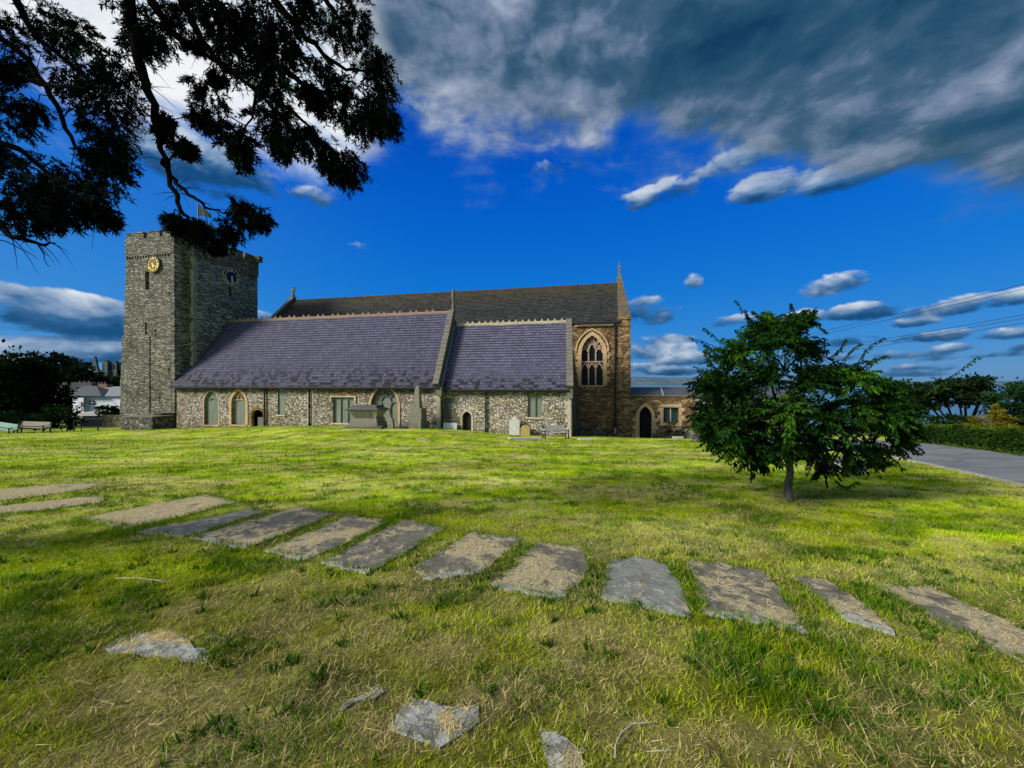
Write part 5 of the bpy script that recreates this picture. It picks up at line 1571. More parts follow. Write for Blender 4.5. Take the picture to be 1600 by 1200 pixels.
# --- the big conifer overhanging from the left -------------------------------
YB = 4.2
big = thing('overhanging_conifer', 'huge dark conifer whose drooping boughs hang into the upper left of the photo', 'tree', (-8.2, 3.2, g(-8.2, 3.2)))
def bp(x, y, Y): return at_depth(x, y, Y)
LIMB = {
 'A': (4.2, [(120, -260), (190, -60), (215, 90), (235, 150), (250, 210), (262, 260), (285, 295), (320, 322), (352, 332)]), 'A2': (4.2, [(257, 250), (268, 290), (284, 328), (300, 348), (330, 365)]),
 'B': (4.5, [(120, -180), (225, -20), (270, 50), (310, 80), (370, 115), (420, 160), (460, 205)]), 'C': (4.0, [(200, -180), (275, -20), (310, 50), (345, 100), (400, 145), (380, 210)]),
 'D': (4.7, [(-150, -120), (0, -30), (40, 30), (60, 60), (110, 100), (150, 140), (180, 200)]), 'E': (3.9, [(-260, 60), (-40, 113), (40, 124), (90, 136), (150, 132)]), 'F': (4.4, [(-300, 60), (-40, 200), (40, 242), (100, 300), (150, 332)]),
 'G': (4.1, [(-300, 220), (-40, 335), (30, 372), (85, 380)]), 'H': (4.4, [(300, -200), (420, -20), (480, 60), (540, 108), (600, 105)]), 'I': (3.8, [(200, -120), (330, 0), (440, 108), (520, 150), (600, 160)]), 'J': (4.8, [(350, -200), (490, -30), (530, 30), (555, 60)]),
 'K': (4.5, [(400, 140), (450, 170), (500, 215), (540, 262)]), 'L2': (4.6, [(-200, 0), (0, 60), (80, 150), (120, 230), (160, 260)])}
m = MB(); BL = []
for k, (Y, pts) in LIMB.items():
    P = [bp(x, y, Y + .5 * math.sin(i * 1.3 + ord(k[0]))) for i, (x, y) in enumerate(pts)]
    if k not in ('A2', 'K'): P = [Vector((-8.0, 3.3, 1.65 + max(1.2, P[0].z * .35 + 1.0)))] + P
    r0 = .030 if k in ('A2', 'K') else .065
    BL += limb(m, P, r0, .006, 6, 5, .012)[(0 if k in ('A2', 'K') else 6):]
m.tube([(-8.2, 3.2, g(-8.2, 3.2) - .2), (-8.1, 3.25, 2.0), (-8.0, 3.3, 6.0), (-7.9, 3.4, 11.0)], [.55, .42, .34, .12], 10)
BC = [(70, 20, 30), (90, 50, 30), (115, 45, 22), (15, 45, 25), (150, 100, 30), (180, 105, 27), (165, 140, 32), (187, 160, 27), (180, 195, 27), (165, 215, 22), (170, 240, 24), (150, 245, 20), (210, 25, 26), (235, 45, 26), (215, 60, 22), (110, 120, 26),
      (25, 160, 24), (10, 185, 24), (50, 170, 16), (40, 270, 30), (90, 268, 30), (20, 300, 32), (75, 300, 30), (125, 292, 26), (165, 280, 24), (170, 252, 22), (110, 320, 24), (50, 335, 22), (150, 322, 16), (90, 342, 14), (165, 338, 14), (25, 335, 24),
      (320, 15, 22), (350, 25, 28), (380, 20, 25), (420, 20, 28), (445, 50, 26), (452, 80, 22), (428, 92, 22), (510, 18, 26), (545, 12, 26), (560, 35, 20), (530, 50, 20), (365, 90, 26), (395, 110, 28), (425, 122, 26),
      (575, 85, 20), (590, 100, 22), (600, 125, 22), (575, 130, 26), (560, 160, 28), (590, 165, 26), (600, 185, 18), (570, 192, 20), (540, 178, 22), (430, 160, 24), (420, 190, 24), (450, 200, 26), (475, 213, 20), (440, 225, 16),
      (370, 215, 20), (375, 243, 15), (310, 180, 15), (330, 190, 12), (281, 221, 14), (292, 234, 11), (505, 235, 18), (530, 245, 22), (550, 260, 20), (545, 278, 13), (520, 262, 14), (330, 150, 18), (310, 130, 14), (480, 140, 16), (500, 100, 16), (520, 130, 18), (500, 160, 16),
      (280, 346, 13), (302, 355, 17), (322, 365, 19), (345, 370, 17), (362, 353, 16), (385, 335, 19), (406, 341, 14), (376, 320, 10), (337, 384, 9), (266, 340, 7), (258, 188, 9), (250, 205, 8), (30, 100, 14), (5, 110, 16), (130, 180, 16), (10, 240, 18), (265, 20, 14), (470, 15, 20), (400, 60, 20), (350, 60, 20), (300, 60, 14), (340, 120, 12)]
# boughs of the same tree, added outside the frame to shade the foreground
for k in range(10): BC.append((rng.uniform(-420, 480), rng.uniform(-330, -20), rng.uniform(24, 40)))
for k in range(6): BC.append((rng.uniform(-380, -20), rng.uniform(-50, 330), rng.uniform(24, 40)))
PP, DD, LL, WW, CC = [], [], [], [], []
tw = MB()
for (x, y, r) in BC:
    out_ = x < -15 or y < -15
    near = min(BL, key=lambda q: ((800 + F * q.x / max(q.y, .5) - x) ** 2 + (600 - F * (q.z - EYE) / max(q.y, .5) - y) ** 2))
    Yc = max(2.6, near.y + rng.uniform(-.35, .35)); c = np.array(bp(x, y, Yc)); rr = r * Yc / F * 1.07
    limb(tw, [near, near.lerp(Vector(c), .5) + Vector((0, 0, .06)), Vector(c)], .008, .003, 4, 3, .012)
    ntw = int(rng.uniform(26, 62)) if not out_ else 12
    ax = unit(c - np.array(near) + np.array([.15, 0, -.25]))
    for s_ in range(ntw):
        # sprays of needles along little drooping twigs
        o = ball(1)[0] * rr * np.array([1, 1.1, .95]); d = unit(o / rr * .7 + ax * .5 + np.array([0, 0, -.45]) + rng.normal(0, .3, 3))
        Ls = rr * rng.uniform(.45, .95); k = np.linspace(0, 1, 13)[:, None]
        q = c + o * .85 + d * k * Ls + np.array([0, 0, -.25 * Ls]) * k ** 2
        tw.tube([tuple(q[0]), tuple(q[6]), tuple(q[12])], [.003, .0025, .001], 3, False)
        qq = np.repeat(q, 3, 0)
        PP.append(qq); DD.append(unit(d * .75 + rng.normal(0, .55, qq.shape))); LL.append(rng.uniform(.03, .075, len(qq))); WW.append(rng.uniform(.007, .016, len(qq)))
        CC.append(np.tile(np.array([.006, .011, .007]) * rng.uniform(.4, 1.6) * (3.2 if rng.uniform() < .10 else 1), (len(qq), 1)))
# fine bare twigs
for k in range(260):
    p = BL[rng.integers(len(BL))]; d = unit(rng.normal(size=3) * .5 + np.array([.55, 0, -.5])); L = rng.uniform(.12, .5)
    q = [np.array(p) + d * L * t + np.array([0, 0, .1 * L * math.sin(3 * t)]) for t in (0, .35, .7, 1)]
    tw.tube([tuple(v) for v in q], [.005, .004, .0025, .001], 3, False)
for pl in [[(-20, 360), (40, 378), (88, 379)], [(20, 372), (55, 378), (70, 405), (76, 417)], [(0, 375), (40, 392), (60, 405)], [(30, 362), (60, 372), (85, 368)], [(60, 385), (75, 400)]]:
    limb(tw, [bp(x, y, 4.1) for x, y in pl], .007, .002, 4, 4, .006)
m.build('trunk', 'dark_bark', big, True)
tw.build('twigs', 'dark_bark', big)
np_mesh('foliage', leaf_quads(np.concatenate(PP), np.concatenate(DD), np.concatenate(LL), np.concatenate(WW)), 4, 'dark_needle', big, np.repeat(np.concatenate(CC), 4, 0))

# --- background trees, shrubs and hedge --------------------------------------
def bg_tree(name, label, cat, blobs, Y, leaf, n, tone, trunk=None, var=.5, light=None, group=None, flat=.8, base_px=None, needle=False):
    """blobs: (px, py, rx, ry) of the photograph at distance Y"""
    bx_ = base_px or (sum(b[0] for b in blobs) / len(blobs), max(b[1] + b[3] for b in blobs))
    w = at_depth(bx_[0], bx_[1], Y); gz_ = g(w.x, w.y)
    t = thing(name, label, cat, (w.x, w.y, gz_), 0, group)
    area = sum(b[2] * b[3] for b in blobs)
    P, D, C = [], [], []
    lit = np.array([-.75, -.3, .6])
    for (x, y, rx, ry) in blobs:
        c = np.array(at_depth(x, y, Y)); k = Y / F; nb = max(8, int(n * rx * ry / area)); ncl = max(6, int(nb / 28))
        cc = ball(ncl, .45); R_ = np.array([rx * k, rx * k * .8, ry * k])
        for q in cc:
            m_ = nb // ncl; sz = rng.uniform(.16, .34)
            pp = q * .86 + rng.normal(0, sz * .55, (m_, 3)); P.append(c + pp * R_)
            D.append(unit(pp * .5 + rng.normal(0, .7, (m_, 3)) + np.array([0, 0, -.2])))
            sh = .62 + .38 * (q @ lit); tn = np.array(tone) * rng.uniform(1 - var, 1 + var) * max(.35, sh)  # clumps turned to the sun painted lighter, the others darker
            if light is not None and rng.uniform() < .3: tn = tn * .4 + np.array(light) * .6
            C.append(tn * rng.uniform(.7, 1.3, (m_, 1)))
    P, D, C = np.concatenate(P), np.concatenate(D), np.concatenate(C); nn = len(P)
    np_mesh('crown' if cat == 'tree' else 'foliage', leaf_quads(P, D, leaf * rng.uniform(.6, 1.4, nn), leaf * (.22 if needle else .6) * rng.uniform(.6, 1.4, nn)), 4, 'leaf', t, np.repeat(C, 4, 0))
    if trunk:
        m = MB(); b = Vector((w.x, w.y, gz_ - .3))
        for (x, y, rx, ry) in blobs:
            c = at_depth(x, y, Y); limb(m, [b + Vector((random.uniform(-.1, .1), random.uniform(-.1, .1), 0)), b.lerp(c, .45) + Vector((random.uniform(-.3, .3), 0, .2)), c], trunk, trunk * .25, 6, 3, .03)
        m.build('trunk', 'dark_bark', t, True)
    return t
DK = (.012, .026, .010); MID = (.030, .062, .018)
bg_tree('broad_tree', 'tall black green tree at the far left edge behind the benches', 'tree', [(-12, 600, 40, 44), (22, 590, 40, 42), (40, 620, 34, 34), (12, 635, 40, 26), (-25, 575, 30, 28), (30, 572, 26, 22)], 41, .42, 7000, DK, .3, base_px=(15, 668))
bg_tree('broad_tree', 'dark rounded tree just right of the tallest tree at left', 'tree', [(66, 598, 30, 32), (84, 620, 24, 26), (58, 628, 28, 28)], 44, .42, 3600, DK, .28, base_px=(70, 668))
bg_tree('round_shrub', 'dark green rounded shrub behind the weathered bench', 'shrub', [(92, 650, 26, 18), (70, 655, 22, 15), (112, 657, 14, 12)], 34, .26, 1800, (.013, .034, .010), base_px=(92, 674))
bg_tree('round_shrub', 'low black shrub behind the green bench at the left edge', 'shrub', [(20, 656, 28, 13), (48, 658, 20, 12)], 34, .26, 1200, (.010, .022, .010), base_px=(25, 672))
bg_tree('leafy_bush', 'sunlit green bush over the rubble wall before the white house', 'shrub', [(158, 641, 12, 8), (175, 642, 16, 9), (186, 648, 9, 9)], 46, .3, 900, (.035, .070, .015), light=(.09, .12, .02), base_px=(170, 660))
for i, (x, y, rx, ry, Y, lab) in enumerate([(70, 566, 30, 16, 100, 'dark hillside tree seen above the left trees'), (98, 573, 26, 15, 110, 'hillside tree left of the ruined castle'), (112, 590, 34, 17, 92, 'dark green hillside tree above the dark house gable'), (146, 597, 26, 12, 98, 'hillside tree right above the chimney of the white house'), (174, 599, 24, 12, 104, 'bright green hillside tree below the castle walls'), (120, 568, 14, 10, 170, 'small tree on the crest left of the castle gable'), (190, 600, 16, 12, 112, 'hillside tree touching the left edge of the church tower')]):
    bg_tree('hillside_tree', lab, 'tree', [(x, y, rx, ry), (x - rx * .5, y + ry * .6, rx * .7, ry * .8), (x + rx * .5, y + ry * .6, rx * .7, ry * .8)], Y, .8 + Y / 220, 1000, [(.022, .040, .026), (.035, .058, .036), (.022, .042, .022), (.020, .040, .024), (.034, .066, .022), (.055, .080, .065), (.024, .046, .026)][i], .3, group='trees on the castle hill', base_px=(x, y + ry * 2.0))  # haze of distance painted in: leaf tones lifted towards blue
bg_tree('dark_tree', 'dense dark tree beyond the vestry, behind the left half of the small tree', 'tree', [(1128, 618, 36, 34), (1160, 600, 36, 36), (1185, 640, 40, 26), (1128, 650, 30, 22)], 50, .4, 2400, (.012, .032, .010), .25, base_px=(1160, 685))
bg_tree('broad_tree', 'mid green tree behind the right end of the small tree', 'tree', [(1405, 620, 28, 24), (1385, 640, 28, 24), (1425, 645, 26, 24), (1360, 650, 26, 24)], 34, .32, 3400, (.016, .044, .012), .2, base_px=(1405, 685))
bg_tree('spreading_pine', 'dark flat topped pine with bare forked limbs before the bay', 'tree', [(1436, 614, 28, 17), (1470, 608, 34, 16), (1508, 602, 32, 15), (1542, 600, 24, 13), (1500, 620, 42, 13), (1455, 628, 24, 13), (1535, 617, 28, 13)], 38, .36, 5200, (.016, .036, .013), .16, base_px=(1506, 663), light=(.03, .05, .018))
bg_tree('round_tree', 'fresh green rounded tree at the right edge behind the golden conifer', 'tree', [(1588, 622, 38, 20), (1612, 612, 36, 22), (1570, 640, 30, 18), (1605, 645, 34, 20)], 30, .28, 2600, (.022, .060, .018), .2, base_px=(1590, 675))
bg_tree('golden_conifer', 'golden yellow conifer with layered branches behind the hedge', 'tree', [(1557, 641, 7, 9), (1556, 652, 18, 5), (1532, 654, 14, 4), (1572, 657, 18, 4), (1552, 663, 30, 5), (1582, 666, 16, 4), (1530, 668, 14, 5), (1560, 672, 36, 5)], 21, .17, 3200, (.17, .145, .012), .07, light=(.30, .24, .02), base_px=(1557, 684), needle=True)
bg_tree('yellow_shrub', 'yellow green shrub at the left end of the roadside hedge', 'shrub', [(1455, 672, 20, 12), (1440, 684, 14, 10), (1472, 676, 14, 10)], 21.5, .16, 1500, (.060, .085, .014), light=(.12, .13, .02), base_px=(1455, 694))
bg_tree('dark_shrub', 'dark clipped shrub behind the hedge below the pine', 'shrub', [(1482, 657, 26, 9), (1510, 660, 22, 7)], 27, .2, 1200, (.016, .040, .014), base_px=(1490, 668))
bg_tree('flowering_shrub', 'pale flowered shrub growing behind the black railing at the vestry', 'shrub', [(1040, 671, 10, 8), (1052, 668, 12, 9), (1062, 673, 8, 8)], float(W(S(1050, T_H - .9), T_H - .9, 0)[1]), .14, 1000, (.06, .065, .04), light=(.42, .42, .36), base_px=(1050, 684))
bg_tree('grass_tussock', 'green tussock growing at the drive beside the boulders', 'plant', [(1101, 682, 5, 7)], 32, .22, 160, (.05, .11, .02), base_px=(1101, 690))

# hedge beside the road
HB = [at(x, y) for x, y in [(1432, 693), (1470, 696), (1510, 701), (1560, 707.5), (1600, 713.5), (1700, 730)]]
hd = thing('roadside_hedge', 'long clipped green hedge along the far side of the road', 'hedge', HB[0])
P, D, C = [], [], []
for i in range(len(HB) - 1):
    a, b = HB[i], HB[i + 1]; L = (b - a).length; nrm = Vector((-(b - a).y, (b - a).x, 0)).normalized()
    if nrm.x < 0: nrm = -nrm
    n = int(L * 900)
    t = rng.uniform(0, 1, n); d = rng.uniform(0, .75, n); face = rng.integers(0, 3, n)
    h = 1.0 + .22 * (fbm((t + i) * 4, t * 0, 3, 3) - .5) * 2
    z = np.where(face == 0, h + rng.normal(0, .04, n), rng.uniform(0, 1, n) ** .8 * h); d = np.where(face >= 1, rng.normal(.04, .06, n), d)
    low = (z < .16)
    d = np.where(low, d - rng.uniform(0, .35, n), d)
    base_ = np.array(a)[None] + (np.array(b) - np.array(a))[None] * t[:, None] + np.array(nrm)[None] * (d + .1)[:, None]
    base_[:, 2] = G(base_[:, 0], base_[:, 1]) + z
    P.append(base_); D.append(unit(rng.normal(size=(n, 3)) + np.array(-nrm) * .5 + np.array([0, 0, .2])))
    tone = np.array([.022, .055, .010])[None] * (.55 + .9 * fbm(base_[:, 0] * 2.2, base_[:, 1] * 2.2 + z * 3, 8, 3))[:, None] * rng.uniform(.6, 1.5, (n, 1))
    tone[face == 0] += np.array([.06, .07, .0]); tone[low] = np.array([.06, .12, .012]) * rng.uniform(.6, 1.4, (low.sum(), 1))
    C.append(tone)
P, D, C = np.concatenate(P), np.concatenate(D), np.concatenate(C)
np_mesh('foliage', leaf_quads(P, D, rng.uniform(.07, .14, len(P)), rng.uniform(.04, .075, len(P))), 4, 'leaf', hd, np.repeat(C, 4, 0))
m = MB()
for i in range(len(HB) - 1):
    a, b = HB[i], HB[i + 1]; nrm = Vector((-(b - a).y, (b - a).x, 0)).normalized()
    if nrm.x < 0: nrm = -nrm
    z_ = Vector((0, 0, 1)); m.hexa([a + nrm * .22 - z_ * .2, b + nrm * .22 - z_ * .2, b + nrm * .75 - z_ * .2, a + nrm * .75 - z_ * .2, a + nrm * .22 + z_ * .9, b + nrm * .22 + z_ * .9, b + nrm * .75 + z_ * .9, a + nrm * .75 + z_ * .9])
m.build('stems', 'dark_bark', hd)

# ------------------------------------------------------------------ buildings beyond
def px_box(m, x0, x1, y0, y1, Y, d, Y2=None):
    a, b = at_depth(x0, y1, Y), at_depth(x1, y0, Y); return m.box(a.x, b.x, Y, Y + d, a.z, b.z)
def gable_roof(x0, x1, ye, yr, Y, d, ov=.3, hip0=0.0, hip1=0.0):
    a, b = at_depth(x0, ye, Y), at_depth(x1, ye, Y); zr = at_depth(x0, yr, Y).z; m = MB()
    p = [(a.x, Y - ov, a.z), (b.x, Y - ov, a.z), (b.x, Y + d + ov, a.z), (a.x, Y + d + ov, a.z), (a.x + hip0, Y + d / 2, zr), (b.x - hip1, Y + d / 2, zr)]
    return m.add(p, [(0, 1, 5, 4), (2, 3, 4, 5), (3, 0, 4), (1, 2, 5), (0, 3, 2, 1)])
wh = thing('white_house', 'white rendered house with slate roof and brick chimneys left of the tower', 'house', at_depth(150, 660, 62))
Yw = 62
px_box(MB(), 117, 200, 618, 668, Yw, 7).build('wall', 'white_render', wh)
gable_roof(98, 202, 619, 604, Yw, 7, .4, 2.0, 0).build('roof', 'far_roof_grey', wh)
px_box(MB(), 113, 131, 621, 668, Yw - .5, .6).build('front_wing', 'white_render', wh)
gable_roof(96, 160, 618.5, 603, Yw - .6, 4, .15, 1.5, 3.2).build('front_roof', 'far_roof', wh)
for (x0, x1, y0, y1, mt, nm) in [(122, 143, 598, 606, 'far_roof', 'chimney'), (153, 167, 600, 607, 'chimney_brick', 'chimney'), (188, 196, 595, 610, 'dressed_pale', 'chimney')]:
    c_ = px_box(MB(), x0, x1, y0, y1 + 6, Yw + 3, 1.0).build(nm, mt, wh)
    mm = MB()
    for q in range(3): 
        a = at_depth(x0 + (x1 - x0) * (q + .5) / 3, y0, Yw + 3.5); mm.tube([a, a + Vector((0, 0, .35))], .13, 6)
    mm.build('chimney_pot', 'chimney_brick', c_)
for (x0, x1, y0, y1, Y) in [(139, 147, 626, 632, Yw), (189, 192, 624, 634, Yw), (124.5, 127, 628, 635, Yw - .5)]:
    f_ = px_box(MB(), x0, x1, y0, y1, Y - .12, .1).build('window', 'glass_dark', wh)
    mm = MB(); px_box(mm, (x0 + x1) / 2 - .5, (x0 + x1) / 2 + .5, y0, y1, Y - .17, .03); px_box(mm, x0, x1, (y0 + y1) / 2 - .4, (y0 + y1) / 2 + .4, Y - .205, .03); mm.build('glazing_bar', 'paint_white', f_)
px_box(MB(), 130.5, 132, 622, 640, Yw - .6, .1).build('downpipe', 'iron_black', wh)
sh = thing('garden_shed', 'low shed with a pale flat roof in front of the white house', 'shed', at_depth(140, 668, 52))
px_box(MB(), 128, 158, 650, 672, 52, 3).build('wall', 'low_wall_stone', sh); px_box(MB(), 123, 158, 644.5, 649.8, 51.7, 3.6).build('roof', 'pale_stone', sh)
dh = thing('gable_house', 'dark house gable with pale barge boards among the trees at left', 'house', at_depth(80, 640, 70))
a, b = at_depth(60, 640, 70), at_depth(101, 610, 70); ap_ = at_depth(74, 597, 70)
MB().extrude([(a.x, a.z - 3), (a.x, b.z + .4), (ap_.x, ap_.z), (b.x, b.z), (b.x, a.z - 3)], lambda x, z: (x, 70, z), lambda x, z: (x, 78, z)).build('wall', 'coping_stone', dh)
MB().tube([(ap_.x, 69.9, ap_.z + .1), (b.x + .3, 69.9, b.z + .1)], .14, 4).build('barge_board', 'dressed_pale', dh)
px_box(MB(), 86, 96, 612, 620, 69.8, .15).build('window', 'white_render', dh)
rw = at(176, 667)
mono('rubble_wall', 'short pale rubble wall standing between the shed and the tower', 'wall', px_box(MB(), 160, 188, 649, 672, 43, .5), 'rubble_stone')
mono('rubble_wall', 'dark garden wall below the pale roofed shed', 'wall', px_box(MB(), 125, 160.5, 655, 674, 44, .5), 'dark_tomb_stone')
# castle ruin on the hill
cs_ = thing('ruined_castle', 'grey ruined castle with a broken pointed gable on the wooded hill', 'castle', at_depth(165, 592, 205)); Yk = 205
px_box(MB(), 112, 205, 578, 604, Yk, 6).build('curtain_wall', 'castle_stone', cs_)
def cren(x0, x1, ytop, ybot, n, Y):
    m = MB(); px_box(m, x0, x1, ytop + 2, ybot, Y, 8)
    for k in range(n):
        q = (x1 - x0) / n; px_box(m, x0 + q * k, x0 + q * (k + .55), ytop + random.uniform(-.6, 1.0), ytop + 2.02, Y, 1.5)
    return m
cren(159.5, 168, 563, 595, 2, Yk - 2).build('tower', 'castle_stone', cs_); cren(168.2, 182, 564.5, 595, 4, Yk - 1).build('keep', 'castle_stone', cs_); cren(182.2, 206, 566, 595, 6, Yk).build('keep', 'castle_stone', cs_)
a, b, c = at_depth(140, 584, Yk - 3), at_depth(155, 584, Yk - 3), at_depth(147.3, 556, Yk - 3)
MB().extrude([(a.x, a.z - 4), (a.x, a.z), ((a.x * .6 + c.x * .4), a.z + 3.2), (c.x - .25, c.z), (c.x + .3, c.z - .3), (b.x * .55 + c.x * .45, b.z + 3.8), (b.x, b.z), (b.x, a.z - 4)], lambda x, z: (x, Yk - 3, z), lambda x, z: (x, Yk - 2, z)).build('broken_gable', 'castle_stone', cs_)
m = MB()
for (x0, x1, y0, y1, Y) in [(145.5, 148.5, 572, 578, Yk - 3.1), (172, 174, 570, 577, Yk - 1.1), (177, 179, 570, 577, Yk - 1.1), (190, 192, 571, 578, Yk - .1)]: px_box(m, x0, x1, y0, y1, Y, .05)
m.build('window_opening', 'void_black', cs_)
# shelter roof behind the hedge
st_ = thing('small_shelter', 'small shelter with a brown pitched roof showing above the hedge', 'shelter', at_depth(1530, 676, 26))
gable_roof(1518, 1541, 667, 661, 26, 1.6, .1, .2, .2).build('roof', 'chimney_brick', st_); px_box(MB(), 1521, 1523.2, 667.3, 690, 26.1, .12).build('post', 'paint_white', st_); px_box(MB(), 1536, 1538, 667.3, 690, 26.1, .12).build('post', 'paint_white', st_)

# ------------------------------------------------------------------ sea, far hills, town, boat
def sea_fn():
    p = worldpos(); f = noise(vscale(p, (.012, .05, 1)), 1.0, 5, .6)
    return ramp(f, [(.3, (.05, .14, .24)), (.7, (.10, .22, .34))]), noise(vscale(p, (.15, .5, 1)), 1.0, 4), .3
material('sea_water', sea_fn, rough=.35)
m = MB(); m.quad((-900, 150, -15.2), (14000, 150, -15.2), (14000, 14000, -15.2), (-900, 14000, -15.2)); tag(m.build('sea', 'sea_water'), kind='structure')
def hill_fn():
    p = worldpos(); f = noise(vscale(p, (.004, .004, .02)), 1.0, 6, .65)
    return ramp(f, [(.32, (.045, .085, .13)), (.5, (.065, .11, .15)), (.68, (.10, .15, .175))])  # blue distance haze put into the hill colours
material('far_hill', hill_fn, rough=1)
material('far_town', dressed((.26, .32, .36), .2, .01))
vs = []; fs = []; N = 160
for i in range(N + 1):
    x = 700 + 1050 * i / N; Y = 5200.0
    top = 588 + 7 * smooth(1000, 1500, x) + 3.0 * (fbm(x * .012, 0, 5, 4) - .5) * 2 - 1.5 * math.exp(-((x - 1030) / 40) ** 2)
    for (yy, d) in ((top, 900), ((top + 602) / 2 + 1, 300), (603, 0)): 
        p = at_depth(x, yy, Y); vs.append((p.x, p.y + d, p.z - (0 if yy < 602 else 20)))
for i in range(N):
    for j in range(2): fs.append((i * 3 + j, i * 3 + j + 1, i * 3 + 4 + j, i * 3 + 3 + j))
hl = MB().add(vs, fs).build('hills', 'far_hill', None, True); tag(hl, kind='structure')
m = MB()
for k in range(60):
    x = random.choice([random.uniform(988, 1110), random.uniform(988, 1110), random.uniform(1380, 1600)]); y = random.uniform(591.5, 599.5)
    a = at_depth(x, y, 5150); w_ = random.uniform(4, 10); m.box(a.x - w_, a.x + w_, 5150, 5160, a.z - 3, a.z + random.uniform(0, 3))
tag(m.build('distant_town', 'far_town'), 'pale buildings of a far town across the bay', 'town', kind='stuff')
sb = thing('sailing_boat', 'tiny white sailing boat far out on the bay at right', 'boat', at_depth(1585, 607, 900))
c = at_depth(1585, 606, 900); c.z = -15.2
MB().hexa([c + Vector(v) for v in [(-4, -1, 0), (4, -1, 0), (4, 1, 0), (-4, 1, 0), (-5, -1.2, 1.6), (5, -1.2, 1.6), (5, 1.2, 1.6), (-5, 1.2, 1.6)]]).build('hull', 'paint_white', sb)
MB().add([c + Vector(v) for v in [(-3.4, 0, 2.2), (1.2, 0, 2.2), (1.2, 0, 17)]], [(0, 1, 2)]).build('sail', 'paint_white', sb); MB().tube([c + Vector((1.3, 0, 1.5)), c + Vector((1.3, 0, 17.5))], .12, 5).build('mast', 'iron_black', sb)

# ------------------------------------------------------------------ overhead cables
cb = [((1700, 420), (958, 577)), ((1700, 428), (958, 579)), ((1700, 474), (958, 585)), ((1700, 480), (958, 587)), ((1700, 488), (958, 589))]
Ya, Yb = 15.0, 62.0
names = ['topmost thin black overhead cable crossing the sky at right', 'second overhead cable from the top, close under the topmost', 'overhead cable heading the lower bundle of three', 'middle overhead cable of the lower bundle of three', 'lowest overhead cable crossing the sky at right']
for (p0, p1), lab in zip(cb, names):
    a, b = at_depth(*p0, Ya), at_depth(*p1, Yb); pts = []
    for k in range(33):
        t = k / 32; p = a.lerp(b, t); p.z -= 1.1 * 4 * t * (1 - t) * .55; pts.append(p)
    pts = [pts[0] + (pts[0] - pts[1]) * 8] + pts
    o = mono('overhead_cable', lab, 'cable', MB().tube(pts, .014, 4), 'iron_black', 'overhead cables crossing the sky')

# ------------------------------------------------------------------ sun, sky, camera
SUN = Vector((-.86, -.40, .52)).normalized()
EL = math.asin(SUN.z); AZ = math.atan2(SUN.x, SUN.y)
ld = bpy.data.lights.new('sun', 'SUN'); ld.energy = 5.0; ld.angle = R(15.0); ld.color = (1.0, .93, .80)
lo = bpy.data.objects.new('sun', ld); COL.objects.link(lo); lo.rotation_euler = SUN.to_track_quat('Z', 'Y').to_euler()

w = bpy.data.worlds.new('World'); scene.world = w; w.use_nodes = True
nt = w.node_tree; V.nt = nt; nt.nodes.clear()
sky = nt.nodes.new('ShaderNodeTexSky'); sky.sky_type = 'NISHITA'; sky.sun_disc = False
sky.sun_elevation = EL; sky.sun_rotation = AZ % (2 * PI); sky.air_density = 1.2; sky.dust_density = .4; sky.ozone_density = 3.0
hs_ = node('ShaderNodeHueSaturation', Saturation=1.45, Value=.8, Color=V(sky.outputs[0]))
tc_ = nt.nodes.new('ShaderNodeTexCoord'); D = V(tc_.outputs['Generated'])
dx, dy, dz = sep(D)
STR = .10
el = V.m('ARCSINE', vmax(vmin(dz, .9999), -.9999)) * (180 / PI)
az = V.m('ARCTAN2', dx, dy) * (180 / PI)
def lin(c): return tuple(((v / 255 + .055) / 1.055) ** 2.4 if v > 10 else v / 255 / 12.92 for v in c)
def L10(c): return tuple(v / STR for v in lin(c))
clear = ramp(sstep(0, 1, el / 60.0) * 0.0 + vmax(vmin(el / 60.0, 1.0), 0.0), [(0, lin((75, 140, 190))), (.08, lin((30, 132, 212))), (.22, lin((0, 116, 214))), (.42, lin((0, 94, 206))), (.62, lin((0, 70, 184))), (1, lin((0, 50, 150)))])
clear = V(node('ShaderNodeVectorMath', a_operation='SCALE', i0=clear, Scale=1.0 / STR).outputs[0])
base = mixc(.90, V(hs_.outputs[0]), clear)
# brighter, paler air to the left, where the sun is
base = mixc(sstep(-10, -75, az) * sstep(45, 5, el) * .30, base, L10((95, 165, 215)))

def azel(x, y):
    u, v = (x - 800) / F, (600 - y) / F
    return math.degrees(math.atan(u)), math.degrees(math.atan2(v, math.hypot(u, 1)))
P3 = comb(dx, dy, dz * 1.9)
P3 = vadd(P3, vscale(vadd(noisecol(P3, 3.0, 3), (-.5, -.5, -.5)), .16))
OFF = (-.030, -.012, .050)          # a little towards the sun: the slope of the noise in that direction gives the billows their light
P3s = vadd(P3, OFF)
def cloudn(p, sc, det): return noise(p, sc, det, .56)
nA = cloudn(P3, 5.0, 8); nA2 = cloudn(P3s, 5.0, 8)
nB = noise(P3, 14.0, 6, .6); nC = noise(vadd(P3, (3.1, 1.7, .4)), 2.2, 5, .55)
lit = (nA - nA2) * 3.6 + (nB - noise(P3s, 14.0, 5, .6)) * 1.2
